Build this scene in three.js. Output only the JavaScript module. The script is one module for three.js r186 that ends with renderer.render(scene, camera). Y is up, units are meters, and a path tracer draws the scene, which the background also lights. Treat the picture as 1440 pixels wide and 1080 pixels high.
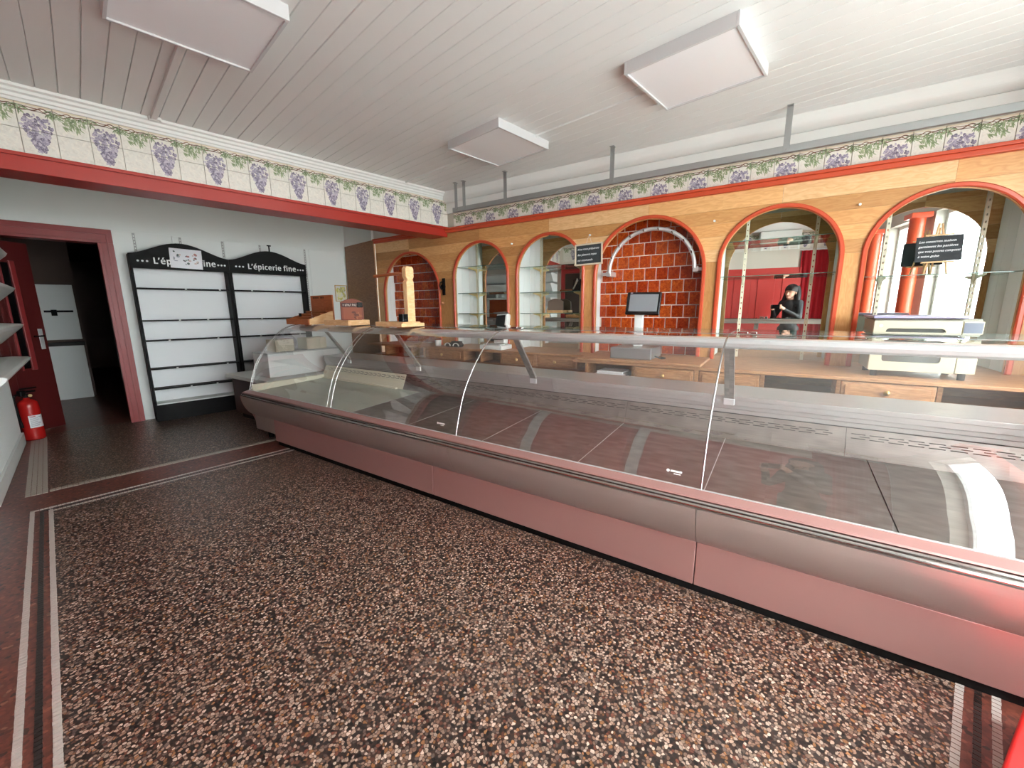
import * as THREE from 'three';
import { RoundedBoxGeometry } from 'three/addons/geometries/RoundedBoxGeometry.js';
import { mergeGeometries } from 'three/addons/utils/BufferGeometryUtils.js';
import { MarchingCubes } from 'three/addons/objects/MarchingCubes.js';
import { FontLoader } from 'three/addons/loaders/FontLoader.js';
import { TextGeometry } from 'three/addons/geometries/TextGeometry.js';
import { RectAreaLightUniformsLib } from 'three/addons/lights/RectAreaLightUniformsLib.js';

// ---------------------------------------------------------------- camera, sky, exposure
const scene = new THREE.Scene();
const D2R = Math.PI / 180;
const camera = new THREE.PerspectiveCamera(2 * Math.atan(540 / 562) / D2R, 4 / 3, 0.005, 200);
camera.rotation.order = 'YXZ';
camera.position.set(0, 1.32, 0);
camera.rotation.set(-10.6 * D2R, -46.8 * D2R, -0.53 * D2R);
scene.add(camera);
scene.background = new THREE.Color(0.89, 1.0, 1.02);
scene.backgroundIntensity = 9;
const renderer = new THREE.WebGLRenderer();
renderer.toneMapping = THREE.LinearToneMapping;
renderer.toneMappingExposure = 2.05;
renderer.shadowMap.enabled = true;
// daylight entering through the shop front: one area light in front of each glazed bay (x0, x1, y0, y1)
RectAreaLightUniformsLib.init();
const FZ = 1.15;                                     // the shop front stands at z = 1.15
const BAYS = [[-0.12, 0.78, 0.1, 2.42], [0.98, 1.93, 0.4, 2.42], [2.13, 3.5, 0.9, 2.42]];
for (const [x0, x1, y0, y1] of BAYS) {
  const l = new THREE.RectAreaLight(new THREE.Color(0.95, 1.0, 1.0), 2, x1 - x0, y1 - y0);
  l.name = 'window_daylight';
  l.position.set((x0 + x1) / 2, (y0 + y1) / 2, FZ + 0.12);
  l.lookAt((x0 + x1) / 2, (y0 + y1) / 2, -5);
  scene.add(l);
}

// ---------------------------------------------------------------- frames of reference
// world: ceiling boards run along z; A(e, h, n): along the arched wall / into the room; C: along the display case
const AA = 10.3 * D2R, AC = 9.1 * D2R;
const frame = (a) => (e, h, n) => new THREE.Vector3(e * Math.sin(a) - n * Math.cos(a), h, e * Math.cos(a) + n * Math.sin(a));
const A = frame(AA), C = frame(AC);
const rotA = -(Math.PI / 2 - AA), rotC = -(Math.PI / 2 - AC);
const NW = -4.093;                                   // the face of the arched wall

// ---------------------------------------------------------------- helpers
let seed = 7;
const rnd = () => { seed |= 0; seed = (seed + 0x6d2b79f5) | 0; let t = Math.imul(seed ^ (seed >>> 15), 1 | seed); t = (t + Math.imul(t ^ (t >>> 7), 61 | t)) ^ t; return ((t ^ (t >>> 14)) >>> 0) / 4294967296; };
const rr = (a, b) => a + (b - a) * rnd();
const taken = new Map();
function numbered(name) { const k = taken.get(name) || 0; taken.set(name, k + 1); return k ? name + '_' + String(k).padStart(3, '0') : name; }
function mesh(name, geo, mat, parent) { const m = new THREE.Mesh(geo, mat); m.name = name; if (parent) parent.add(m); return m; }
function thing(name, label, category, pos, rot = 0, group) {
  const o = new THREE.Group(); o.name = numbered(name); o.userData = { label, category };
  if (group) o.userData.group = group;
  o.position.copy(pos); o.rotation.y = rot; scene.add(o); return o;
}
function solo(name, geo, mat, label, category, pos, rot = 0, group) {
  const m = mesh(numbered(name), geo, mat, scene); m.userData = { label, category }; if (group) m.userData.group = group;
  m.position.copy(pos); m.rotation.y = rot; return m;
}
function struct(name, geo, mat, label, category) { const m = mesh(name, geo, mat, scene); m.userData = { kind: 'structure', label, category }; return m; }
const box = (w, h, d, x = 0, y = 0, z = 0) => uvBox(new THREE.BoxGeometry(w, h, d).translate(x, y, z));
const boxr = (x0, x1, y0, y1, z0, z1) => box(x1 - x0, y1 - y0, z1 - z0, (x0 + x1) / 2, (y0 + y1) / 2, (z0 + z1) / 2);
const rbox = (w, h, d, x = 0, y = 0, z = 0, r = 0.004, s = 1) => uvBox(new RoundedBoxGeometry(w, h, d, s, Math.min(r, w / 2.01, h / 2.01, d / 2.01)).translate(x, y, z));
const rboxr = (x0, x1, y0, y1, z0, z1, r, s) => rbox(x1 - x0, y1 - y0, z1 - z0, (x0 + x1) / 2, (y0 + y1) / 2, (z0 + z1) / 2, r, s);
const cyl = (r, h, x = 0, y = 0, z = 0, axis = 'y', seg = 20, r2 = r) => { const g = new THREE.CylinderGeometry(r2, r, h, seg); if (axis === 'x') g.rotateZ(-Math.PI / 2); if (axis === 'z') g.rotateX(Math.PI / 2); return g.translate(x, y, z); };
const merge = (...g) => mergeGeometries(g.flat().map((q) => { const p = q.index ? q.toNonIndexed() : q; for (const k of Object.keys(p.attributes)) if (!['position', 'normal', 'uv'].includes(k)) p.deleteAttribute(k); return p; }));
const tube = (pts, r, seg = 40, rs = 8) => new THREE.TubeGeometry(new THREE.CatmullRomCurve3(pts.map((p) => new THREE.Vector3(...p))), seg, r, rs, false);
// texture coordinates in metres, by the way each face points (turned = grain upright)
function uvBox(g, turned = false, ox = 0, oy = 0) {
  const p = g.attributes.position, n = g.attributes.normal, uv = new Float32Array(p.count * 2);
  for (let i = 0; i < p.count; i++) {
    const ax = Math.abs(n.getX(i)), ay = Math.abs(n.getY(i)), az = Math.abs(n.getZ(i));
    let u, v;
    if (ay >= ax && ay >= az) { u = p.getX(i); v = p.getZ(i); } else if (ax >= az) { u = p.getZ(i); v = p.getY(i); } else { u = p.getX(i); v = p.getY(i); }
    uv[2 * i] = (turned ? v : u) + ox; uv[2 * i + 1] = (turned ? u : v) + oy;
  }
  g.setAttribute('uv', new THREE.BufferAttribute(uv, 2)); return g;
}
// a closed outline [x, y] pushed along z
function extrude(pts, depth, z0 = 0, bevel = 0) {
  const s = new THREE.Shape(pts.map((p) => new THREE.Vector2(p[0], p[1])));
  const g = new THREE.ExtrudeGeometry(s, { depth: depth - 2 * bevel, bevelEnabled: bevel > 0, bevelSize: bevel, bevelThickness: bevel, bevelSegments: 1, bevelOffset: -bevel, steps: 1, curveSegments: 8 });
  return g.translate(0, 0, z0 + bevel);
}
// a profile [n, h] pushed along e (local x) from e0 to e1, local z = n
function along(pts, e0, e1, bevel = 0) { const g = extrude(pts.map(([n, h]) => [-n, h]), e1 - e0, 0, bevel).rotateY(Math.PI / 2).translate(e0, 0, 0); return uvBox(g); }
// an open profile [n, h] as a sheet along e with smooth shading
function sheet(pts, e0, e1, closed = false) {
  const m = pts.length, pos = [], uv = [], idx = []; let s = 0;
  for (let i = 0; i < m; i++) { if (i) s += Math.hypot(pts[i][0] - pts[i - 1][0], pts[i][1] - pts[i - 1][1]); pos.push(e0, pts[i][1], pts[i][0], e1, pts[i][1], pts[i][0]); uv.push(e0, s, e1, s); }
  for (let i = 0; i + 1 < m; i++) { const a = 2 * i; idx.push(a, a + 1, a + 2, a + 1, a + 3, a + 2); }
  const g = new THREE.BufferGeometry(); g.setAttribute('position', new THREE.Float32BufferAttribute(pos, 3)); g.setAttribute('uv', new THREE.Float32BufferAttribute(uv, 2)); g.setIndex(idx); g.computeVertexNormals(); return g;
}
// smooth points through a few
const smooth = (pts, n) => new THREE.CatmullRomCurve3(pts.map((p) => new THREE.Vector3(p[0], p[1], 0)), false, 'centripetal').getPoints(n).map((v) => [v.x, v.y]);

// ---------------------------------------------------------------- textures
function dataTex(w, h, fn, srgb, rep = 1) {
  const d = new Uint8Array(w * h * 4);
  for (let y = 0; y < h; y++) for (let x = 0; x < w; x++) { const c = fn(x, y), i = (y * w + x) * 4; d[i] = c[0]; d[i + 1] = c[1]; d[i + 2] = c[2]; d[i + 3] = 255; }
  const t = new THREE.DataTexture(d, w, h); t.magFilter = THREE.LinearFilter; t.minFilter = THREE.LinearMipmapLinearFilter; t.generateMipmaps = true; t.wrapS = t.wrapT = THREE.RepeatWrapping; if (srgb) t.colorSpace = THREE.SRGBColorSpace; t.repeat.set(rep, rep); t.needsUpdate = true; return t;
}
// tileable value noise
function noiseGrid(n) { const g = new Float32Array(n * n); for (let i = 0; i < n * n; i++) g[i] = rnd(); return (x, y) => { x = ((x % n) + n) % n; y = ((y % n) + n) % n; const i = x | 0, j = y | 0, f = x - i, k = y - j, a = f * f * (3 - 2 * f), b = k * k * (3 - 2 * k), i1 = (i + 1) % n, j1 = (j + 1) % n; return (g[j * n + i] * (1 - a) + g[j * n + i1] * a) * (1 - b) + (g[j1 * n + i] * (1 - a) + g[j1 * n + i1] * a) * b; }; }
const n64 = noiseGrid(64), n64b = noiseGrid(64);
const clamp8 = (v) => Math.max(0, Math.min(255, v));
function canvasTex(w, h, draw) { const c = document.createElement('canvas'); c.width = w; c.height = h; draw(c.getContext('2d'), w, h); const t = new THREE.CanvasTexture(c); t.colorSpace = THREE.SRGBColorSpace; t.wrapS = t.wrapT = THREE.RepeatWrapping; t.anisotropy = 8; return t; }
// terrazzo: stone chips in a cement bed, 1.6 m to the repeat
function terrazzo(size, cells, palette, bed, gap) {
  const px = new Float32Array(cells * cells), py = new Float32Array(cells * cells), pr = new Float32Array(cells * cells), pc = new Uint8Array(cells * cells), ps = new Float32Array(cells * cells), qx = new Float32Array(cells * cells);
  const total = palette.reduce((s, p) => s + p[3], 0);
  for (let i = 0; i < cells * cells; i++) { px[i] = rr(0.05, 0.95); py[i] = rr(0.05, 0.95); pr[i] = rr(0.75, 1.35); ps[i] = rr(0.82, 1.15); qx[i] = rr(0, Math.PI); let r = rnd() * total, k = 0; while ((r -= palette[k][3]) > 0 && k < palette.length - 1) k++; pc[i] = k; }
  const s = cells / size;
  return dataTex(size, size, (x, y) => {
    const fx = x * s, fy = y * s, ix = fx | 0, iy = fy | 0; let d1 = 9, d2 = 9, best = 0;
    for (let j = -1; j <= 1; j++) for (let i = -1; i <= 1; i++) {
      const a = (ix + i + cells) % cells, b = (iy + j + cells) % cells, k = b * cells + a, dx = ix + i + px[k] - fx, dy = iy + j + py[k] - fy, c = Math.cos(qx[k]), sn = Math.sin(qx[k]);
      const u = dx * c + dy * sn, v = (dy * c - dx * sn) * 1.35, d = Math.sqrt(u * u + v * v) * pr[k];
      if (d < d1) { d2 = d1; d1 = d; best = k; } else if (d < d2) d2 = d;
    }
    const g = 0.86 + 0.28 * n64(x * 0.25, y * 0.25);
    if (d2 - d1 < gap || d1 > 0.62) return bed.map((v) => clamp8(v * g));
    const p = palette[pc[best]], m = ps[best] * (0.93 + 0.14 * n64b(x * 0.13, y * 0.13)); return [clamp8(p[0] * m), clamp8(p[1] * m), clamp8(p[2] * m)];
  }, true, 1 / 1.6);
}
const terrazzoMap = terrazzo(2048, 150, [[206, 188, 174, 22], [182, 158, 142, 26], [150, 122, 106, 22], [158, 114, 76, 11], [50, 43, 41, 24], [28, 25, 25, 13], [112, 98, 92, 16], [120, 74, 60, 10]], [66, 48, 41], 0.1);
const redTerrazzoMap = terrazzo(1024, 100, [[126, 72, 58, 40], [116, 64, 52, 40], [138, 82, 66, 20], [104, 58, 48, 20], [56, 38, 35, 8], [150, 108, 90, 3]], [116, 65, 53], 0.04);
// wood: long grain along u, one metre to the repeat
function wood(c0, c1, wild) {
  return dataTex(512, 512, (x, y) => {
    const u = x / 8, v = y / 8, w = n64(u * 0.25, v) * wild;
    const rings = 0.5 + 0.5 * Math.sin((v * 1.3 + w * 5 + n64b(u * 0.125, v * 0.5) * 4) * 1.9635);
    const fine = n64(x * 0.125, y * 1), t = 0.5 * rings * 0.8 + 0.35 * fine + 0.25 * n64b(x / 32, y / 8);
    return [0, 1, 2].map((k) => clamp8(c0[k] + (c1[k] - c0[k]) * t));
  }, true);
}
const honeyMap = wood([236, 198, 148], [210, 162, 110], 0.8), oakMap = wood([196, 148, 104], [150, 100, 62], 1), brownMap = wood([168, 122, 80], [128, 88, 56], 1), paleMap = wood([240, 204, 156], [214, 164, 112], 0.8);
const tileGlaze = dataTex(256, 256, (x, y) => { const a = n64(x / 4, y / 4), b = n64b(x / 16, y / 16), t = 0.6 * a + 0.5 * b; return [clamp8(226 - 84 * t), clamp8(122 - 80 * t), clamp8(46 - 34 * t)]; }, true, 4);
const brushed = dataTex(512, 512, (x, y) => { const v = 150 + 40 * n64(x / 64, y * 1) + 22 * n64b(x / 32, y / 32) + 22 * n64(x / 16, y / 16); return [v, v, v].map(clamp8); }, false, 1.3);
const brushedCol = dataTex(512, 512, (x, y) => { const v = 182 + 18 * n64(x / 32, y / 1) + 34 * n64b(x / 32, y / 16); return [v, v * 0.985, v * 0.97].map(clamp8); }, true, 1.1);
const plaster = dataTex(512, 512, (x, y) => { const v = 120 + 60 * n64(x / 4, y / 4) + 70 * n64b(x, y); return [v, v, v].map(clamp8); }, false, 2);

// printed wisteria border: a cream tile pair, 2 x 2 tiles to the repeat
const wisteria = canvasTex(1024, 1024, (g, w, h) => {
  g.fillStyle = '#e3e0d7'; g.fillRect(0, 0, w, h);
  for (let i = 0; i < 500; i++) { g.fillStyle = rnd() < 0.5 ? 'rgba(245,240,228,0.25)' : 'rgba(200,192,180,0.18)'; g.beginPath(); g.ellipse(rnd() * w, rnd() * h, rr(10, 50), rr(6, 24), rnd() * 3, 0, 7); g.fill(); }
  g.fillStyle = '#dccfba'; g.fillRect(0, 0, w, 44);
  const wrap = (f) => { for (const o of [-w, 0, w]) { g.save(); g.translate(o, 0); f(); g.restore(); } };
  const leaf = (x, y, a, l, c) => { g.save(); g.translate(x, y); g.rotate(a); g.fillStyle = c; g.beginPath(); g.moveTo(0, 0); g.quadraticCurveTo(l * 0.5, -l * 0.2, l, 0); g.quadraticCurveTo(l * 0.5, l * 0.2, 0, 0); g.fill(); g.strokeStyle = 'rgba(225,230,205,0.7)'; g.lineWidth = 3; g.beginPath(); g.moveTo(4, 0); g.lineTo(l * 0.85, 0); g.stroke(); g.restore(); };
  wrap(() => {
    for (let k = 0; k < 3; k++) { g.strokeStyle = ['#6d4c3c', '#86604a', '#553a30'][k]; g.lineWidth = 22 - 5 * k; g.beginPath(); for (let x = -40; x <= w + 40; x += 16) { const y = 98 + 36 * Math.sin(x / w * Math.PI * 2 * 2 + k * 2.1) + 12 * Math.sin(x / w * Math.PI * 2 * 5 + k); x < 0 ? g.moveTo(x, y) : g.lineTo(x, y); } g.stroke(); }
  });
  seed = 41;
  const greens = ['#66794f', '#84946a', '#4f6540', '#95a07a', '#76875c'], violets = ['#8f869c', '#a8a0b2', '#7c7388', '#bcb4c0', '#6f677a', '#9b93a6'];
  const sprays = [[560, 110], [700, 130], [820, 120], [940, 100], [40, 80], [470, 90]];
  for (const [sx, sy] of sprays) for (let i = 0; i < 15; i++) { const a = rr(-0.2, Math.PI * 0.85), x = sx + rr(-45, 45), y = sy + rr(-40, 60), l = rr(70, 125), c = greens[(rnd() * 5) | 0]; wrap(() => leaf(x, y, a, l, c)); }
  for (let i = 0; i < 34; i++) { const x = 600 + rr(0, 300), y = 170 + rr(0, 150), a = rr(0.3, 1.6), l = rr(80, 140), c = greens[(rnd() * 5) | 0]; wrap(() => leaf(x, y, a, l, c)); }
  for (let i = 0; i < 250; i++) {
    const t = Math.pow(rnd(), 0.85), half = 235 * (t < 0.3 ? 0.55 + t * 1.5 : 1 - (t - 0.3) * 1.22), x = 256 + rr(-half, half), y = 190 + t * 720, a = rr(-1.1, 1.1) + (x < 256 ? 0.5 : -0.5), c = violets[(rnd() * 6) | 0];
    g.save(); g.translate(x, y); g.rotate(a); g.fillStyle = c; g.beginPath(); g.ellipse(0, 0, rr(16, 26), rr(26, 40), 0, 0, 7); g.fill(); g.strokeStyle = 'rgba(228,222,226,0.75)'; g.lineWidth = 5; g.beginPath(); g.arc(0, -6, 17, 0.4, 2.6); g.stroke(); g.restore();
  }
});
wisteria.flipY = true;
seed = 99;

// ---------------------------------------------------------------- materials
const std = (color, roughness = 0.6, o = {}) => new THREE.MeshStandardMaterial({ color, roughness, ...o });
const phys = (o) => new THREE.MeshPhysicalMaterial(o);
const M = {
  ceil: std('#e6e8e7', 0.45), white: std('#e9ebe8', 0.5), wall: std('#edf0ed', 0.7, { bumpMap: plaster, bumpScale: 0.0006 }), cream: std('#dcd6c0', 0.5),
  red: std('#a8291c', 0.35), redPaint: std('#8c201d', 0.42), redWall: std('#c23731', 0.4), redTrim: std('#c44d2e', 0.35), redBright: std('#d21a16', 0.5),
  black: phys({ color: '#0d0c0d', roughness: 0.62, specularIntensity: 0.45 }), blackGloss: std('#0f0f11', 0.25), dark: std('#2b2726', 0.7), darkBrown: std('#3a2c25', 0.6),
  steel: std('#d9d4d1', 0.7, { metalness: 1, map: brushedCol, roughnessMap: brushed, bumpMap: brushed, bumpScale: 0.00015 }), deck: std('#a7a09d', 0.5, { metalness: 0.72, map: brushedCol, roughnessMap: brushed, bumpMap: brushed, bumpScale: 0.0002 }),
  paleTray: std('#b4b8aa', 0.35, { metalness: 0.2 }), chrome: std('#b9b6b3', 0.2, { metalness: 1 }), alu: std('#d6d9da', 0.36, { metalness: 0.55 }), galv: std('#a9adad', 0.42, { metalness: 0.7 }),
  caseBody: std('#b3a29b', 0.34, { metalness: 0.6 }), casePanel: std('#b78a85', 0.34, { metalness: 0.5 }), caseLip: std('#b78a85', 0.32, { metalness: 0.5 }), ledgeSteel: std('#a9a5a3', 0.36, { metalness: 0.5 }),  // rose in casePanel and caseLip: red wall reflections put into the metal colour
  glass: phys({ color: '#ffffff', roughness: 0, transmission: 1, thickness: 0, ior: 1.5 }), caseGlass: phys({ color: '#ffffff', roughness: 0, transmission: 1, thickness: 0, ior: 2.1 }), glassGreen: phys({ color: '#e6f4ec', roughness: 0, transmission: 1, thickness: 0, ior: 1.5 }), glassEdge: std('#5c7a70', 0.2),
  mirror: std('#e9efed', 0.0, { metalness: 1 }),
  honey: ['#ffffff', '#e6d2b6', '#fff4e2', '#d4c0a4', '#f4e0c6'].map((c) => std(c, 0.42, { map: honeyMap })), oak: std('#ffffff', 0.5, { map: oakMap }), oakDark: std('#cfb79c', 0.5, { map: oakMap }), brown: std('#ffffff', 0.5, { map: brownMap }), pale: std('#ffffff', 0.55, { map: paleMap }), redWood: std('#c98a68', 0.5, { map: paleMap }),
  brick: ['#ffffff', '#f0d6c4', '#dcb09a', '#fff0e0', '#e8c0a8'].map((c) => std(c, 0.24, { map: tileGlaze })), mortar: std('#eadccf', 0.85),
  tile: std('#ffffff', 0.28, { map: wisteria }), tilePlain: std('#d8d2c6', 0.28), grout: std('#b9b2a4', 0.9),
  terrazzo: std('#d6ccc6', 0.36, { map: terrazzoMap }), redTerrazzo: std('#e2dad6', 0.36, { map: redTerrazzoMap }), mosaicWhite: std('#b9aea6', 0.45), mosaicBlack: std('#241d1c', 0.35), mosaicGrey: std('#a59a8e', 0.5),
  screen: std('#85878c', 0.2), paper: std('#ececec', 0.7), brass: std('#c9a56a', 0.3, { metalness: 0.8 }), gold: std('#e0c88e', 0.45),
  curtain: std('#a3121f', 0.85), skin: std('#c99a82', 0.6), pavement: std('#a8a49c', 0.9), facade: std('#b9b4aa', 0.8),
};

// ---------------------------------------------------------------- the setting
const CEIL = 2.77, ZL = -4.325, ZB = -6.65, XO = -0.95;     // ceiling, beam wall, alcove back wall, wall behind the camera
const floor = struct('floor', boxr(-1.45, 5.2, -0.12, 0, -14.2, FZ + 0.3), M.redTerrazzo, 'dark red-brown terrazzo floor running under the whole shop', 'floor');
{
  const t = 2.1 * D2R, O = new THREE.Vector3(-0.412, 0, -4.10), put = (g) => g.rotateY(t).translate(O.x, 0, O.z);
  mesh('speckled_terrazzo', put(boxr(0.104, 5.0, -0.01, 0.0012, 0.104, 4.7)), M.terrazzo, floor).userData = { label: 'speckled stone chip terrazzo' };
  mesh('speckled_terrazzo_alcove', put(boxr(0.085, 4.0, -0.01, 0.0012, -2.6, -0.43)), M.terrazzo, floor).userData = { label: 'speckled stone chip terrazzo of the alcove' };
  const row = (out, u0, u1, v0, v1, alongV, s = 0.0205) => { const L = alongV ? v1 - v0 : u1 - u0, k = Math.max(1, Math.round(L / s)), st = L / k; for (let i = 0; i < k; i++) { const g = 0.0016, a = i * st + g, b = (i + 1) * st - g, j = () => rr(-0.0007, 0.0007), q = alongV ? [u0 + j(), u1 + j(), v0 + a, v0 + b] : [u0 + a, u0 + b, v0 + j(), v1 + j()]; out.push(boxr(q[0], q[1], -0.01, 0.0026 + rr(0, 0.0004), q[2], q[3])); } };
  const W_ = [], K_ = [], G_ = [], st = [[0, 0.021], [0.083, 0.104]], bk = [0.044, 0.062];
  for (const [a, b] of st) { row(W_, a, b, 0, 4.3, true); row(W_, a, 4.8, a, b, false); }
  row(K_, bk[0], bk[1], 0.05, 4.3, true); row(K_, 0.05, 4.8, bk[0], bk[1], false);
  for (let i = 0; i < 4; i++) row(G_, -0.03 + i * 0.0285, -0.0045 + i * 0.0285, -2.45, -0.36, true, 0.03);
  for (let i = 0; i < 2; i++) row(G_, 0.09, 4, -0.43 + i * 0.032, -0.401 + i * 0.032, false, 0.03);
  for (const [n, l, m, lab] of [['white_mosaic_border', W_, M.mosaicWhite, 'thin lines of pale mosaic cubes'], ['black_mosaic_border', K_, M.mosaicBlack, 'thin line of black mosaic cubes'], ['grey_mosaic_band', G_, M.mosaicGrey, 'band of beige-grey mosaic cubes']]) mesh(n, put(merge(l)), m, floor).userData = { kind: 'stuff', label: lab };
  // the border before the shop front lies a little askew
  const put2 = (g) => g.rotateY(-6.2 * D2R).translate(1.54, 0, 0.277), W2 = [], K2 = [];
  mesh('red_margin', put2(boxr(-1.95, 1.6, -0.01, 0.0017, 0.0, 0.62)), M.redTerrazzo, floor).userData = { label: 'dark red terrazzo margin before the shop front' };
  for (const [a, b] of st) row(W2, -1.9, 1.5, a, b, false);
  row(K2, -1.9, 1.5, bk[0], bk[1], false);
  mesh('white_mosaic_border', put2(merge(W2)), M.mosaicWhite, floor).userData = { kind: 'stuff', label: 'pale mosaic lines before the shop front' }; mesh('black_mosaic_border', put2(merge(K2)), M.mosaicBlack, floor).userData = { kind: 'stuff', label: 'black mosaic line before the shop front' };
}
const ceiling = struct('ceiling', boxr(XO - 0.2, 5.2, CEIL + 0.008, CEIL + 0.14, ZL - 0.2, FZ + 0.2), M.ceil, 'white painted ceiling of narrow tongue-and-groove boards', 'ceiling');
{
  const w = 0.1017, c = 0.0035, prof = [[0.0008, 0.01], [0.0008, 0.001], [c, -0.004], [w - c, -0.004], [w - 0.0008, 0.001], [w - 0.0008, 0.01]];
  const g = extrude(prof, FZ - ZL + 0.06, ZL - 0.03); uvBox(g, true);
  for (let x = 0.012 - 10 * w; x < 4.6; x += w) { const m = mesh('plank', g, M.ceil, ceiling); m.position.set(x, CEIL + rr(-0.0008, 0.0008), 0); }
}
// a frieze of printed tiles: two rows of 16.3 cm squares, on a wall whose local x runs along it and local z faces the room
function frieze(parent, x0, x1, y0, phase, zt = 0.005) {
  const s = 0.163, geos = [];
  for (let r = 0; r < 2; r++) for (let c = 0; c < 2; c++) {
    const g = new RoundedBoxGeometry(s - 0.003, s - 0.003, 0.012, 1, 0.002), p = g.attributes.position, uv = new Float32Array(p.count * 2);
    for (let i = 0; i < p.count; i++) { uv[2 * i] = (c + p.getX(i) / s + 0.5) / 2; uv[2 * i + 1] = (r + p.getY(i) / s + 0.5) / 2; }
    g.setAttribute('uv', new THREE.BufferAttribute(uv, 2)); geos.push(g);
  }
  const k0 = Math.ceil((x0 - phase) / s - 1e-6), k1 = Math.floor((x1 - phase) / s + 1e-6);
  for (let k = k0; k < k1; k++) for (let r = 0; r < 2; r++) { const m = mesh('tile', geos[r * 2 + (((k % 2) + 2) % 2)], M.tile, parent); m.position.set(phase + (k + 0.5) * s, y0 + (r + 0.5) * s, zt); }
}
// left: wall over the wide opening, with the red beam
const wallLeft = struct('wall_left', boxr(XO, 3.75, 2.3, CEIL + 0.05, -0.2, 0), M.grout, 'upper wall over the alcove opening, tiled with a wisteria border', 'wall');
wallLeft.position.set(0, 0, ZL);
frieze(wallLeft, XO, 3.72, 2.354, -0.094);
const beam = struct('trim_1', merge(rboxr(XO, 3.62, 2.24, 2.345, -0.24, 0.035, 0.006, 2), rboxr(XO, 3.62, 2.335, 2.36, -0.02, 0.05, 0.006, 2)), M.red, 'red painted beam under the wisteria tiles', 'beam');
beam.position.set(0, 0, ZL);
const coving = (L, o = 0) => along([[0.0, 2.68], [0.014, 2.68], [0.02, 2.695], [0.03, 2.7], [0.034, 2.718], [0.05, 2.726], [0.056, 2.742], [0.075, 2.75], [0.08, CEIL - 0.001], [0.0, CEIL - 0.001]], o, o + L);
{ const m = struct('trim_2', coving(4.55, XO), M.white, 'white stepped coving between wisteria tiles and board ceiling', 'moulding'); m.position.set(0, 0, ZL); }
// right: the long wall that carries the arched joinery
const wallRight = struct('wall_right', boxr(-5.2, 2.4, 2.3, CEIL + 0.05, -0.62, -0.04), M.wall, 'upper wall over the arches, tiled with a wisteria border', 'wall');
wallRight.position.copy(A(0, 0, NW)); wallRight.rotation.y = rotA;
{ const f = mesh('tile_bed', boxr(-3.66, 1.75, 2.19, 2.522, -0.046, -0.036), M.grout, wallRight); frieze(f, -3.66, 1.75, 2.194, 0.873 - 40 * 0.163, -0.034); }
mesh('masonry', boxr(-5.2, 2.4, 0, 2.31, -0.75, -0.6), M.wall, wallRight);
{ const m = struct('trim_3', merge(rboxr(-3.7, 1.9, 2.525, 2.655, -0.045, -0.022, 0.004), along(smooth([[-0.03, 2.656], [0.0, 2.662], [0.035, 2.69], [0.05, 2.73], [0.055, CEIL - 0.001]], 14).concat([[-0.045, CEIL - 0.001], [-0.045, 2.656]]), -3.7, 1.9)), M.white, 'plain white batten between wisteria tiles and ceiling over the arches', 'moulding'); m.position.copy(A(0, 0, NW)); m.rotation.y = rotA; }
// behind the camera: red panelling, pale tiles and the wisteria border above (local x = -z of the world, local z faces the room)
const wallBack = struct('wall_back', boxr(-FZ - 0.3, 9.6, 0, CEIL + 0.05, -0.25, 0), M.tilePlain, 'pale tiled wall with red panelling behind the viewer', 'wall');
wallBack.position.set(XO, 0, 0); wallBack.rotation.y = Math.PI / 2;
frieze(wallBack, -FZ, -ZL, 2.42, 0);
mesh('red_band', rboxr(0.9, -ZL, 2.24, 2.36, 0, 0.045, 0.006), M.red, wallBack);
for (const [a, b] of [[2.52, 3.4], [1.22, 2.38], [-0.62, 1.08]]) {
  const p = mesh('red_panelling', rboxr(a, b, 0.1, 2.08, 0, 0.03, 0.004), M.redWall, wallBack), k = Math.round((b - a) / 0.42), w = (b - a) / k;
  for (let i = 0; i < k; i++) mesh('raised_panel', merge(rboxr(a + i * w + 0.06, a + (i + 1) * w - 0.06, 1.0, 1.98, 0.03, 0.045, 0.008), rboxr(a + i * w + 0.06, a + (i + 1) * w - 0.06, 0.2, 0.9, 0.03, 0.045, 0.008)), M.redWall, p);
}
for (const x of [1.15, 2.45]) mesh('white_post', rboxr(x - 0.065, x + 0.065, 0, 2.2, 0, 0.06, 0.006), M.white, wallBack);
mesh('plinth_board', rboxr(-0.62, 3.4, 0, 0.1, 0, 0.04, 0.004), M.redWall, wallBack);
{ // dark glazed side door in a red frame
  const d = struct('door_2', merge(boxr(3.46, 4.2, 0, 2.16, 0.005, 0.02)), M.darkBrown, 'dark brown side door in a red frame behind the viewer', 'door'); d.position.set(XO, 0, 0); d.rotation.y = Math.PI / 2;
  mesh('door_frame', merge(rboxr(3.4, 3.48, 0, 2.24, 0, 0.07, 0.005), rboxr(4.18, 4.27, 0, 2.24, 0, 0.07, 0.005), rboxr(3.4, 4.27, 2.14, 2.24, 0, 0.07, 0.005)), M.redPaint, d);
}
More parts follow.
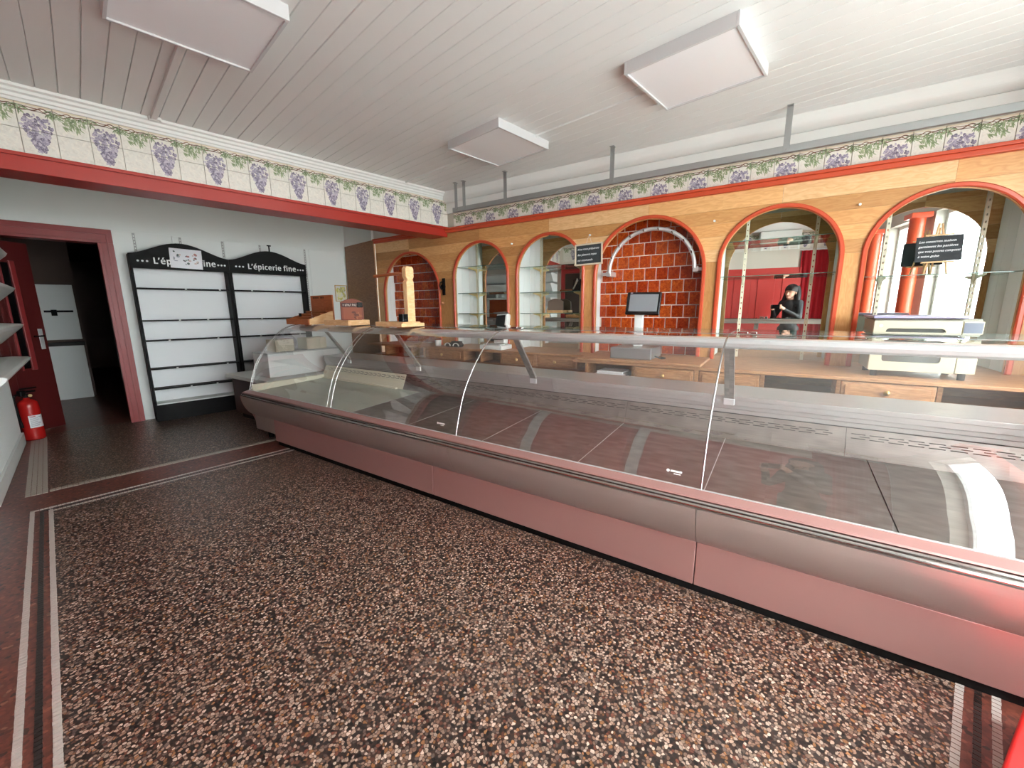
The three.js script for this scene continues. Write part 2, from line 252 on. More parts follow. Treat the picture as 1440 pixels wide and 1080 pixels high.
// the shop front: lintel, sill wall, glazing and two red columns
const wallFront = struct('wall_front', merge(boxr(XO - 0.25, 5.2, 2.42, CEIL + 0.05, 0, 0.28), boxr(XO - 0.25, -0.12, 0, 2.42, 0, 0.28), boxr(3.5, 5.2, 0, 2.42, 0, 0.28), boxr(1.93, 3.5, 0, 0.9, 0, 0.28), boxr(0.78, 1.93, 0, 0.4, 0, 0.28), boxr(0.78, 0.98, 0.4, 2.42, 0, 0.28), boxr(1.93, 2.13, 0.9, 2.42, 0, 0.28), boxr(-0.12, 0.78, 0, 0.1, 0, 0.28)), M.facade, 'shop front wall with wide windows behind the viewer', 'wall');
wallFront.position.set(0, 0, FZ);
BAYS.forEach(([x0, x1, y0, y1], i) => {
  const f = 0.045, w = struct('window_' + (i + 1), merge(boxr(x0, x0 + f, y0, y1, 0.1, 0.16), boxr(x1 - f, x1, y0, y1, 0.1, 0.16), boxr(x0, x1, y0, y0 + f, 0.1, 0.16), boxr(x0, x1, y1 - f, y1, 0.1, 0.16)), M.white, ['glazed shop door', 'tall shop window between red columns', 'wide shop window beside the arches'][i] + ' behind the viewer', 'window');
  w.position.set(0, 0, FZ); mesh('pane', boxr(x0 + f, x1 - f, y0 + f, y1 - f, 0.128, 0.132), M.glass, w);
});
for (const x of [0.88, 2.03]) solo('shop_front_column', merge(cyl(0.075, 2.42, 0, 1.21, 0, 'y', 24), rbox(0.2, 0.1, 0.2, 0, 0.05, 0), rbox(0.2, 0.06, 0.2, 0, 2.39, 0)), M.redTrim, x < 1 ? 'round red column beside the glazed shop door' : 'round red column between the two shop windows', 'column', new THREE.Vector3(x, 0, FZ - 0.12));
solo('window_step', rbox(0.55, 0.15, 0.45, 0.275, 0.075, 0.225, 0.01, 2), M.redBright, 'bright red painted low step below the shop window', 'step', new THREE.Vector3(1.30, 0, 0.302), -15.2 * D2R);
struct('pavement', boxr(-14, 18, -0.16, -0.1, FZ + 0.3, 22), M.pavement, 'pale pavement outside the shop front', 'pavement');
// ---- alcove behind the red beam
const alcove = struct('wall_alcove', merge(boxr(0.38, 3.3, 0, 2.72, -0.12, 0), boxr(XO, 0.38, 2.25, 2.72, -0.12, 0), boxr(XO - 0.1, -0.86, 0, 2.3, -0.12, 0)), M.wall, 'white back wall of the alcove with a doorway', 'wall');
alcove.position.set(0, 0, ZB);
struct('ceiling_alcove', boxr(XO - 0.2, 3.4, 2.66, 2.78, ZB - 0.15, ZL - 0.02), M.wall, 'plain white ceiling of the alcove', 'ceiling');
const wallSide = struct('wall_side', boxr(3.12, 3.3, 0, 2.7, ZB, -5.76), M.wall, 'white return wall above a brown panel beside the arches', 'wall');
mesh('brown_panel', rboxr(3.095, 3.12, 0, 2.335, ZB + 0.05, -5.675, 0.003), M.brown, wallSide);
// back room seen through the doorway
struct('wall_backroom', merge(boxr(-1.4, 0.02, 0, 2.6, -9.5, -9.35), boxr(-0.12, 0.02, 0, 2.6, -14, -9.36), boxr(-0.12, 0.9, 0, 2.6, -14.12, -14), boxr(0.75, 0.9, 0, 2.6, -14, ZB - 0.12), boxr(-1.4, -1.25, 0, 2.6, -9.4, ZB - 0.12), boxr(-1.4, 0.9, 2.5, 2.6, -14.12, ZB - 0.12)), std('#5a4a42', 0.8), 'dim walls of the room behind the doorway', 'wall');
{
  const d = struct('door_1', merge(rboxr(0.262, 0.385, 0, 2.1, 0, 0.035, 0.004), rboxr(-0.949, 0.385, 2.1, 2.25, 0, 0.035, 0.004), rboxr(-0.949, -0.86, 0, 2.1, 0, 0.035, 0.004)), M.redPaint, 'dark red door frame around the doorway in the alcove', 'door');
  d.position.set(0, 0, ZB);
  mesh('inner_moulding', merge(rboxr(0.255, 0.287, 0, 2.094, -0.12, 0.05, 0.004), rboxr(-0.87, 0.287, 2.095, 2.127, -0.12, 0.05, 0.004), rboxr(0.33, 0.345, 0, 2.189, 0.03, 0.046, 0.003), rboxr(-0.87, 0.345, 2.19, 2.205, 0.03, 0.046, 0.003)), M.redPaint, d);
  // the open leaf, hinged out of sight on the left and swung into the back room
  const hx = -0.80, hz = -6.69, fx = -0.301, fz = -7.09, L = Math.hypot(fx - hx, fz - hz), leaf = thing('open_door_leaf', 'open red door with a narrow tall glass slot and silver handle', 'door', new THREE.Vector3(hx, 0, hz), Math.atan2(-(fz - hz), fx - hx));
  mesh('panel', merge(rboxr(0, L, 0.01, 2.08, -0.02, 0.02, 0.003), rboxr(0.05, 0.07, 0.05, 2.0, 0.02, 0.03, 0.003), rboxr(0.13, 0.15, 0.05, 2.0, 0.02, 0.03, 0.003), rboxr(0.21, 0.23, 0.05, 2.0, 0.02, 0.03, 0.003), rboxr(0.29, 0.31, 0.05, 2.0, 0.02, 0.03, 0.003)), std('#541512', 0.45), leaf);
  mesh('glass_slot', rboxr(L - 0.27, L - 0.2, 0.72, 1.86, 0.015, 0.024, 0.002), M.blackGloss, leaf).userData = { label: 'dark glass slot' };
  mesh('slot_bead', merge(rboxr(L - 0.2, L - 0.15, 0.7, 1.88, 0.015, 0.04, 0.008), rboxr(L - 0.29, L - 0.27, 0.7, 1.88, 0.015, 0.04, 0.004)), std('#8a2c2c', 0.4), leaf);
  const h = mesh('handle_plate', rboxr(L - 0.07, L - 0.03, 0.92, 1.15, 0.018, 0.026, 0.003), M.alu, leaf); h.userData = { label: 'silver handle plate' };
  mesh('lever', tube([[L - 0.05, 1.07, 0.02], [L - 0.05, 1.07, 0.06], [L - 0.09, 1.07, 0.075], [L - 0.15, 1.07, 0.075]], 0.009), M.blackGloss, h);
  // room behind: a pale dado and a dark shelf with a ladle-like bracket
  const s = thing('back_room_counter', 'dim pale counter front and wall shelf inside the dark back room', 'counter', new THREE.Vector3(-0.35, 0, -9.33));
  mesh('front', rboxr(-0.5, 0.34, 0, 0.83, 0, 0.12, 0.005), M.white, s); mesh('worktop', rboxr(-0.55, 0.36, 0.83, 0.88, 0, 0.18, 0.005), M.dark, s); mesh('splashback', rboxr(-0.5, 0.34, 0.92, 1.75, 0, 0.02, 0.004), M.white, s);
  mesh('bracket', merge(box(0.3, 0.03, 0.05, 0.15, 1.35, 0.045), box(0.06, 0.09, 0.05, 0.1, 1.33, 0.045)), M.black, s);
}

// ---------------------------------------------------------------- arched joinery along the right wall
const ARCH = [
  { c: -4.33, hw: 0.56, top: 2.118, D: 0.2, fill: 'brick' }, { c: -3.107, hw: 0.435, top: 2.15, D: 0.33, fill: 'mirror', std: [-3.40, -2.84], board: 1 }, { c: -2.149, hw: 0.431, top: 2.145, D: 0.33, fill: 'mirror', std: [-2.42, -1.9], board: 1 },
  { c: -1.085, hw: 0.535, top: 2.184, D: 0.22, fill: 'brick' }, { c: -0.023, hw: 0.439, top: 2.14, D: 0.33, fill: 'mirror', std: [-0.268, 0.247] }, { c: 0.955, hw: 0.437, top: 2.138, D: 0.33, fill: 'mirror', std: [0.7, 1.224] },
];
const CT = 0.85;                                       // worktop height of the back counter
const halfAt = (a, y) => { const s = a.top - a.hw; return y <= s ? a.hw : y >= a.top ? 0 : Math.sqrt(Math.max(0, a.hw * a.hw - (y - s) * (y - s))); };
const cab = thing('arched_wall_unit', 'long honey-coloured wooden wall unit with six red-edged arches', 'wall unit', A(0, 0, NW), rotA);
{
  const bands = [[CT, 1.72], [1.72, 1.82], [1.82, 1.93], [1.93, 2.04], [2.04, 2.15], [2.15, 2.325]];
  for (let i = 0; i <= ARCH.length; i++) bands.forEach(([y0, y1], b) => {
    const l = ARCH[i - 1], r = ARCH[i], cut = (a, y) => halfAt({ hw: a.hw - 0.036, top: a.top - 0.036 }, y), n = b ? 8 : 30, L = [], R = [], e = 0.0006;
    for (let k = 0; k <= n; k++) { const y = y0 + e + (y1 - y0 - 2 * e) * k / n; L.push([(l ? l.c + cut(l, y) : -5.03) + e, y]); R.push([(r ? r.c - cut(r, y) : 1.75) - e, y]); }
    const g = uvBox(extrude([...L, ...R.reverse()], 0.02, -0.02), b === 0, rr(0, 9), rr(0, 9));
    mesh('plank', g, M.honey[(i * 3 + b * 2 + (rnd() * 2 | 0)) % 5], cab);
  });
  for (const a of ARCH) {
    const s = a.top - a.hw, o = [], n = [], w = 0.032;
    for (let k = 0; k <= 40; k++) { const t = Math.PI * k / 40; o.push([a.c + a.hw * Math.cos(t), s + a.hw * Math.sin(t)]); n.push([a.c + (a.hw - w) * Math.cos(t), s + (a.hw - w) * Math.sin(t)]); }
    mesh('arch_trim', extrude([[a.c + a.hw, CT], ...o, [a.c - a.hw, CT], [a.c - a.hw + w, CT], ...n.reverse(), [a.c + a.hw - w, CT]], 0.024, -0.003, 0.007), M.redTrim, cab).userData = { label: 'red moulded arch edging' };
    const x0 = a.c - a.hw, x1 = a.c + a.hw, zb = -a.D;
    for (const [x, sgn] of [[x0, -1], [x1, 1]]) for (const [z0, z1] of [[zb, zb / 2 - 0.011], [zb / 2 - 0.009, -0.021]]) mesh('side_board', rboxr(Math.min(x, x + sgn * 0.015), Math.max(x, x + sgn * 0.015), CT, 2.3, z0, z1, 0.002), M.white, cab);
    if (a.fill === 'mirror') {
      const xm = a.board ? a.std[0] - 0.012 : x0 - 0.01; if (a.board) for (const [p, q] of [[x0, (x0 + xm) / 2 - 0.001], [(x0 + xm) / 2 + 0.001, xm]]) mesh('back_board', rboxr(p, q, CT, 2.3, zb - 0.006, zb + 0.004, 0.002), M.white, cab);
      mesh('mirror', boxr(xm, x1 + 0.01, CT, 2.3, zb - 0.006, zb), M.mirror, cab).userData = { label: 'mirror at the back of an arched niche' };
      for (const x of a.std) {
        const sh = new THREE.Shape([[-0.0125, CT], [0.0125, CT], [0.0125, 2.25], [-0.0125, 2.25]].map((p) => new THREE.Vector2(...p)));
        for (let y = CT + 0.05; y < 2.2; y += 0.05) sh.holes.push(new THREE.Path([[-0.004, y], [-0.004, y + 0.016], [0.004, y + 0.016], [0.004, y]].map((p) => new THREE.Vector2(...p))));
        mesh('slotted_upright', new THREE.ExtrudeGeometry(sh, { depth: 0.01, bevelEnabled: false }).translate(x, 0, zb + 0.003), M.cream, cab);
      }
    } else {
      const p = mesh('brick_panel', boxr(x0 - 0.01, x1 + 0.01, CT, 2.3, zb - 0.02, zb), M.mortar, cab); p.userData = { label: 'panel of glazed orange brick tiles' };
      const bw = 0.1135, bh = 0.1245, g = new RoundedBoxGeometry(bw - 0.0085, bh - 0.0085, 0.014, 1, 0.004), gs = [0, 1, 2, 3].map(() => uvBox(g.clone(), false, rnd(), rnd()));
      for (let j = 0; CT + j * bh < a.top; j++) for (let i = -1; x0 + i * bw < x1; i++) {
        const off = [0, 0.5, 0.15, 0.62][j % 4] * bw, xa = Math.max(x0, x0 + i * bw + off), xb = Math.min(x1, x0 + (i + 1) * bw + off); if (xb - xa < 0.02) continue;
        const m = mesh('brick', gs[(rnd() * 4) | 0], M.brick[(rnd() * 5) | 0], p); m.position.set((xa + xb) / 2, CT + (j + 0.5) * bh, zb + 0.003); if (xb - xa < bw - 0.001) m.scale.x = (xb - xa) / bw;
      }
    }
  }
  mesh('cornice', merge(rboxr(-5.03, 1.75, 2.318, 2.342, -0.02, 0.05, 0.006, 2), rboxr(-5.03, 1.75, 2.283, 2.322, -0.02, 0.034, 0.009, 2)), M.redTrim, cab).userData = { label: 'red moulded cornice' };
  for (const x of [-2.627, -1.667, -0.51, 0.467]) mesh('peg', cyl(0.009, 0.02, x, 2.065, 0.01, 'z', 12), M.white, cab);
  mesh('knob', merge(cyl(0.012, 0.02, -3.72, 1.405, 0.01, 'z', 12), new THREE.SphereGeometry(0.02, 14, 10).translate(-3.72, 1.405, 0.03)), M.oak, cab);
  mesh('iron_hook_plate', merge(rbox(0.05, 0.22, 0.012, -3.705, 1.62, 0.008), cyl(0.03, 0.03, -3.705, 1.62, 0.02, 'z', 16), tube([[-3.705, 1.66, 0.01], [-3.705, 1.68, 0.06], [-3.705, 1.63, 0.08], [-3.705, 1.58, 0.05]], 0.008, 20, 6)), M.black, cab).userData = { label: 'black iron hook plate' };
}
// glass shelves in the niches, each with its brackets
const NICHE = { 1: 'first mirrored niche beside the brick cupboard arch', 2: 'mirrored niche left of the big brick arch', 4: 'mirrored niche right of the big brick arch', 5: 'mirrored niche above the cream oven' };
for (const [k, ys] of [[1, [1.86, 1.53, 1.27]], [2, [1.80, 1.51, 1.27]], [4, [1.885, 1.587]], [5, [1.54]]]) ys.forEach((y, i) => {
  const a = ARCH[k], half = Math.min(a.hw, halfAt(a, y) + 0.09) - 0.012, where = ys.length === 1 ? 'the only' : ['the upper', ys.length === 2 ? 'the lower' : 'the middle', 'the lowest'][i];
  const s = thing('glass_shelf', where + ' glass shelf of the ' + NICHE[k], 'shelf', A(a.c, y, NW), rotA);
  mesh('pane', boxr(-half, half, -0.003, 0.003, -a.D + 0.03, -0.075), M.glassGreen, s); mesh('polished_edge', boxr(-half, half, -0.003, 0.003, -0.075, -0.0735), M.glassEdge, s);
  for (const x of a.std) mesh('bracket', merge(extrude([[0, 0], [a.D * 0.55, 0], [a.D * 0.55, -0.008], [0.03, -0.03], [0, -0.07]], 0.006, -0.003).rotateY(-Math.PI / 2).translate(x - a.c, -0.004, -a.D + 0.014), box(0.02, 0.035, 0.01, x - a.c, -0.025, -a.D + 0.018)), k < 3 ? M.gold : M.cream, s);
});
// the hanging metal rail under the ceiling
{
  const s = thing('hanging_metal_rail', 'grey metal rail hung from the ceiling in front of the wisteria tiles', 'rail', A(0, 2.45, NW + 0.25), rotA);
  mesh('rail', merge(rboxr(-3.3, 1.6, 0, 0.05, -0.004, 0, 0.001), rboxr(-3.3, 1.6, 0, 0.004, -0.03, 0, 0.001), rboxr(-3.3, 1.6, 0.046, 0.05, -0.03, 0, 0.001)), M.galv, s);
  for (const x of [-3.24, -3.12, -2.55, -1.37, -0.035, 1.3]) mesh('hanger', merge(rboxr(x - 0.02, x + 0.02, 0.005, CEIL - 2.455, 0, 0.004, 0.001), rboxr(x - 0.02, x + 0.02, CEIL - 2.46, CEIL - 2.454, -0.02, 0.03, 0.001), cyl(0.006, 0.008, x, 0.025, 0.006, 'z', 8)), M.galv, s);
}
// ---------------------------------------------------------------- back counter with drawers
{
  const s = thing('back_counter', 'long wooden counter with small drawers and open cubbyholes under the arches', 'counter', A(0, 0, NW), rotA);
  const zl = -3.80 - NW, zr = -3.46 - NW, xs = -1.55;
  mesh('worktop', merge(rboxr(-5.0, xs, CT - 0.026, CT, -0.5, zl, 0.006, 2), rboxr(xs, 1.7, CT - 0.026, CT, -0.5, zr, 0.006, 2)), M.oak, s);
  mesh('carcass', merge(boxr(-5.0, xs, 0.08, 0.69, -0.4, zl - 0.03), boxr(xs, 1.7, 0.08, 0.69, -0.4, zr - 0.03), boxr(-5.0, xs, 0.69, CT - 0.026, -0.4, -0.05), boxr(xs, 1.7, 0.69, CT - 0.026, -0.4, 0.1)), M.oakDark, s);
  mesh('plinth', merge(boxr(-5.0, xs, 0, 0.08, -0.4, zl - 0.08), boxr(xs, 1.7, 0, 0.08, -0.4, zr - 0.08)), M.darkBrown, s);
  const row = (z, cells, x0, x1) => {
    mesh('rail', rboxr(x0, x1, 0.685, 0.7, z - 0.05, z - 0.012, 0.002), M.oakDark, s);
    for (const [a, b, open] of cells) {
      for (const x of [a - 0.012, b + 0.012]) mesh('stile', rboxr(x - 0.011, x + 0.011, 0.7, CT - 0.026, z - 0.25, z - 0.012, 0.002), M.oak, s);
      if (open) continue;
      const d = mesh('drawer_front', merge(rboxr(a + 0.003, b - 0.003, 0.703, CT - 0.031, z - 0.034, z - 0.012, 0.006, 2), rboxr(a + 0.022, b - 0.022, 0.722, CT - 0.05, z - 0.014, z - 0.002, 0.008)), M.oak, s);
      mesh('knob', merge(cyl(0.007, 0.02, (a + b) / 2, 0.76, z, 'z', 10), new THREE.SphereGeometry(0.018, 14, 10).scale(1, 1, 0.75).translate((a + b) / 2, 0.76, z + 0.014)), M.brass, d);
    }
  };
  row(zl, [[-4.6, -4.1, 1], [-3.84, -3.2], [-2.9, -2.63, 1], [-2.6, -2.18], [-2.14, -1.68]], -5.0, xs);
  row(zr, [[-1.41, -1.0, 1], [-0.975, -0.495], [-0.46, -0.04], [-0.012, 0.405, 1], [0.43, 0.9], [0.925, 1.5, 1]], xs, 1.7);
}
solo('till_board', rboxr(-0.525, 0.525, 0, 0.022, -0.16, 0.42, 0.005, 2), M.oak, 'flat wooden board under the till on the counter', 'board', A(-0.975, CT + 0.0002, -3.868), rotA);
// papers in the cubbyhole: each sheet bundle lies on the next
for (let i = 0; i < 4; i++) solo('paper_stack', rbox(0.3 - i * 0.02, 0.014, 0.21, 0, 0.007, 0, 0.004), M.paper, ['lowest bundle of white papers in the open cubbyhole', 'second bundle of white papers in the open cubbyhole', 'third bundle of white papers in the open cubbyhole', 'topmost bundle of white papers in the open cubbyhole'][i], 'papers', A(-1.2 + rr(-0.01, 0.01), 0.7012 + i * 0.0142, -3.6), rotA + rr(-0.06, 0.06), 'papers in the cubbyhole');

// ---------------------------------------------------------------- things on and around the counter
{ // cream oven
  const s = thing('countertop_oven', 'cream countertop oven with a wide window standing on the wooden counter', 'oven', A(0.575, CT, -3.6), rotA);
  mesh('body', rboxr(0, 0.505, 0.04, 0.385, -0.36, -0.02, 0.012, 2), std('#8f8c80', 0.5), s);
  const sh = (x0, x1, y0, y1, r) => { const p = new THREE.Shape(); p.moveTo(x0 + r, y0); p.lineTo(x1 - r, y0); p.quadraticCurveTo(x1, y0, x1, y0 + r); p.lineTo(x1, y1 - r); p.quadraticCurveTo(x1, y1, x1 - r, y1); p.lineTo(x0 + r, y1); p.quadraticCurveTo(x0, y1, x0, y1 - r); p.lineTo(x0, y0 + r); p.quadraticCurveTo(x0, y0, x0 + r, y0); return p; };
  const dS = sh(0.002, 0.41, 0.045, 0.37, 0.008); dS.holes.push(sh(0.06, 0.345, 0.1, 0.325, 0.025));
  const d = mesh('door', new THREE.ExtrudeGeometry(dS, { depth: 0.022, bevelEnabled: true, bevelSize: 0.003, bevelThickness: 0.003, bevelSegments: 2 }).translate(0, 0, -0.02), std('#b9b29a', 0.45), s);
  mesh('window', boxr(0.055, 0.35, 0.095, 0.33, -0.012, -0.004), std('#4a4c48', 0.08), d); mesh('badge', cyl(0.01, 0.003, 0.035, 0.34, 0.006, 'z', 18), M.alu, d);
  const c = mesh('control_panel', rboxr(0.415, 0.505, 0.045, 0.37, -0.02, 0.005, 0.005, 2), std('#b9b29a', 0.45), s);
  mesh('display', boxr(0.42, 0.5, 0.30, 0.362, 0.004, 0.0065), std('#6d7480', 0.2), c); mesh('button_row', merge([0, 1, 2].map((k) => cyl(0.007, 0.004, 0.44 + k * 0.02, 0.27, 0.006, 'z', 12))), M.white, c); mesh('release_bar', rboxr(0.425, 0.495, 0.19, 0.215, 0, 0.012, 0.004), M.white, c);
  mesh('top_tray', rboxr(-0.01, 0.43, 0.388, 0.405, -0.36, 0.01, 0.006, 2), std('#9d98b4', 0.35), s).userData = { label: 'lilac-grey tray' };
  for (const [x, z] of [[0.04, -0.04], [0.46, -0.04], [0.04, -0.32], [0.46, -0.32]]) mesh('foot', cyl(0.018, 0.042, x, 0.021, z, 'y', 14), M.dark, s);
}
{ // touch-screen till
  const s = thing('touchscreen_till', 'touchscreen till with a grey screen on a white post over a grey box', 'till', A(-1.035, CT + 0.0225, -3.72), rotA);
  mesh('cash_box', rboxr(-0.19, 0.175, 0, 0.1, -0.2, 0.17, 0.008, 2), std('#8d8f90', 0.4, { metalness: 0.4 }), s); mesh('post', rboxr(-0.035, 0.04, 0.1, 0.43, -0.06, -0.01, 0.006, 2), M.white, s);
  const m = mesh('screen_housing', rbox(0.3, 0.205, 0.035, 0, 0, 0, 0.01, 2), M.blackGloss, s); m.position.set(0.045, 0.485, 0.01); m.rotation.set(-0.25, 0, -0.02);
  mesh('screen', box(0.25, 0.155, 0.004, 0.004, 0.004, 0.0175), M.screen, m); mesh('logo', box(0.02, 0.006, 0.002, -0.11, 0.093, 0.018), M.alu, m);
  mesh('cable', tube([[0.19, 0.03, 0.1], [0.25, 0.015, 0.12], [0.27, 0.012, 0.05], [0.22, 0.012, 0]], 0.006, 20, 6), M.dark, s);
}
{ // white terminal with a black panel, beside the first niche
  const s = thing('payment_scale', 'white weighing terminal with a tall tilted black panel below the first niche', 'terminal', A(-2.78, CT, -3.93), rotA);
  mesh('base', rboxr(-0.16, 0.16, 0, 0.055, -0.13, 0.1, 0.01, 2), M.white, s); mesh('pan', rboxr(-0.12, 0.13, 0.055, 0.065, -0.1, 0.08, 0.003), M.alu, s);
  const m = mesh('head', rbox(0.2, 0.36, 0.07, 0, 0.18, 0, 0.02, 3), M.white, s); m.position.set(0.02, 0.06, -0.09); m.rotation.set(-0.22, -0.25, 0); mesh('black_panel', rbox(0.165, 0.3, 0.012, -0.008, 0.19, 0.036, 0.006, 2), M.blackGloss, m); mesh('top_cap', rbox(0.2, 0.012, 0.12, -0.01, 0.366, 0.02, 0.004), std('#6d6a68', 0.4), m);
}
solo('white_cup', merge(new THREE.LatheGeometry([[0, 0], [0.036, 0], [0.038, 0.004], [0.046, 0.075], [0.043, 0.075], [0.035, 0.006], [0, 0.006]].map((p) => new THREE.Vector2(...p)), 24)), M.white, 'small white cup on the wooden counter near the brick cupboard', 'cup', A(-3.72, CT, -3.95), rotA);
{ const s = thing('dark_strap_bundle', 'folded dark strap with pale looped edges on the wooden counter', 'strap', A(-3.42, CT, -3.93), rotA);
  mesh('strap', merge(rbox(0.24, 0.05, 0.1, 0, 0.027, 0, 0.02, 3), rbox(0.14, 0.03, 0.08, 0.04, 0.06, 0, 0.014, 3)), M.dark, s);
  for (const x of [-0.07, 0.07]) mesh('loop_edge', new THREE.TorusGeometry(0.045, 0.008, 8, 20, Math.PI).scale(1, 0.8, 1).translate(x, 0.015, 0.055), M.white, s); }
function chalkText(lines, w, h, size) { return canvasTex(w, h, (g) => { g.fillStyle = '#33383b'; g.fillRect(0, 0, w, h); for (let i = 0; i < 160; i++) { g.fillStyle = 'rgba(200,205,205,0.03)'; g.fillRect(rnd() * w, rnd() * h, rr(20, 140), rr(2, 8)); } g.fillStyle = '#eceeee'; g.strokeStyle = '#eceeee'; g.lineWidth = 2; g.font = 'italic ' + size + 'px serif'; g.textBaseline = 'middle'; lines.forEach((t, i) => { g.fillText(t, w * 0.05, h * (0.2 + 0.6 * i / (lines.length - 1)) , w * 0.92); g.strokeText(t, w * 0.05, h * (0.2 + 0.6 * i / (lines.length - 1)), w * 0.92); }); }); }
const flat = (w, h, x, y, z) => new THREE.PlaneGeometry(w, h).translate(x, y, z);
{ // slate hung between two arches
  const s = thing('hanging_chalkboard', 'pale-framed chalkboard hanging by a string between the arches', 'chalkboard', A(-1.667, 1.765, NW + 0.024), rotA);
  const b = mesh('frame', merge(rboxr(-0.152, 0.152, 0, 0.016, 0, 0.014, 0.003), rboxr(-0.152, 0.152, 0.2, 0.216, 0, 0.014, 0.003), rboxr(-0.152, -0.136, 0.016, 0.2, 0, 0.014, 0.003), rboxr(0.136, 0.152, 0.016, 0.2, 0, 0.014, 0.003)), std('#d6c6ae', 0.6), s); b.rotation.z = 0.022;
  mesh('slate', boxr(-0.14, 0.14, 0.012, 0.204, 0.001, 0.007), std('#33383b', 0.8), b); mesh('writing', flat(0.272, 0.184, 0, 0.108, 0.0076), std('#ffffff', 0.8, { map: chalkText(['Nous vous préparons', 'des plateaux repas', 'sur commande'], 768, 512, 66) }), b).userData = { label: 'white handwritten chalk lines' };
  mesh('string', merge(tube([[-0.03, 0.212, 0.006], [0, 0.3, 0.006]], 0.0012, 4, 5), tube([[0.03, 0.212, 0.006], [0, 0.3, 0.006]], 0.0012, 4, 5)), M.white, s);
}
{ // slate on a small easel, on the glass shelf over the oven
  const s = thing('easel_chalkboard', 'small chalkboard on a wooden easel standing on the glass shelf above the oven', 'chalkboard', A(0.965, 1.5435, NW - 0.17), rotA);
  const T = 0.13, b = mesh('slate', rbox(0.245, 0.18, 0.008, 0, 0, 0, 0.002), std('#33383b', 0.8), s); b.position.set(0, 0.182, 0.025); b.rotation.x = -T; b.rotation.z = 0.02;
  mesh('writing', flat(0.24, 0.175, 0, 0, 0.0045), std('#ffffff', 0.8, { map: chalkText(['Les conserves maison', 'garnissent les panières', 'que vous pouvez composer', 'à votre guise'], 768, 560, 60) }), b).userData = { label: 'white handwritten chalk lines' };
  for (const [x0, x1] of [[-0.06, -0.008], [0.06, 0.008]]) mesh('leg', tube([[x0, 0, 0.04], [x1, 0.36, -0.012]], 0.006, 4, 6), M.pale, s);
  mesh('rear_leg', tube([[0, 0, -0.07], [0, 0.33, -0.01]], 0.006, 4, 6), M.pale, s); mesh('ledge', merge(rbox(0.17, 0.01, 0.03, 0, 0.086, 0.045, 0.002), rbox(0.15, 0.01, 0.012, 0, 0.28, 0.006, 0.002)), M.pale, s);
}
{ // bent tube with hooks on the brick panel
  const s = thing('curved_hook_rail', 'bent silver tube with hooks fixed across the big brick arch', 'rail', A(-1.06, 1.68, NW), rotA), pts = [];
  for (let k = 0; k <= 24; k++) { const t = Math.PI * k / 24; pts.push([-0.405 * Math.cos(t), 0.385 * Math.sin(t), -0.04]); }
  mesh('tube', tube(pts, 0.019, 60, 10), M.alu, s);
  for (const sx of [-1, 1]) mesh('clamp', merge(rbox(0.085, 0.03, 0.035, sx * 0.45, -0.012, -0.06, 0.004), rbox(0.05, 0.05, 0.18, sx * 0.415, -0.01, -0.125, 0.006)), M.alu, s);
  for (let k = 1; k < 9; k++) { const t = Math.PI * (k + 0.2) / 9.4, x = -0.405 * Math.cos(t), y = 0.385 * Math.sin(t); mesh('hook', tube([[x, y, -0.03], [x + 0.004, y - 0.005, 0.0], [x + 0.01, y - 0.02, 0.02], [x + 0.006, y - 0.005, 0.035]], 0.005, 10, 6), M.chrome, s); }
}
{ // wooden napkin stand and dark picture block in the second niche
  const s = thing('napkin_stand', 'grey-brown arched napkin stand on a wooden foot in a mirrored niche', 'stand', A(-2.17, 1.2732, NW - 0.26), rotA);
  mesh('foot', rbox(0.22, 0.03, 0.12, 0, 0.015, 0, 0.005), M.pale, s); const pts = [[-0.1, 0.03], [0.1, 0.03], [0.1, 0.13]]; for (let k = 0; k <= 10; k++) pts.push([0.1 - 0.02 * k, 0.13 + 0.035 * Math.sin(Math.PI * k / 10)]); mesh('upright', extrude(pts, 0.02, 0.025, 0.002), std('#7d6c60', 0.6), s); mesh('side_cheek', extrude([[-0.06, 0.03], [0.05, 0.03], [0.02, 0.06], [-0.03, 0.13], [-0.06, 0.13]], 0.015, 0).rotateY(-Math.PI / 2).translate(-0.1, 0, 0), M.pale, s);
  const p = thing('dark_picture_block', 'dark tilted block with a pale leafy print on the middle shelf of a niche', 'ornament', A(-1.9, 1.5133, NW - 0.2), rotA);
  const m = mesh('block', rbox(0.1, 0.13, 0.03, 0, 0.068, 0, 0.004), M.blackGloss, p); m.rotation.set(-0.18, -0.3, 0); mesh('print', merge([0, 1, 2, 3, 4].map((k) => new THREE.SphereGeometry(0.012, 8, 6).scale(1, 2, 0.1).rotateZ(-0.7 + k * 0.3).translate(-0.025 + k * 0.01, 0.04 + k * 0.02, 0.016))), std('#b9b6ae', 0.6), m);
}

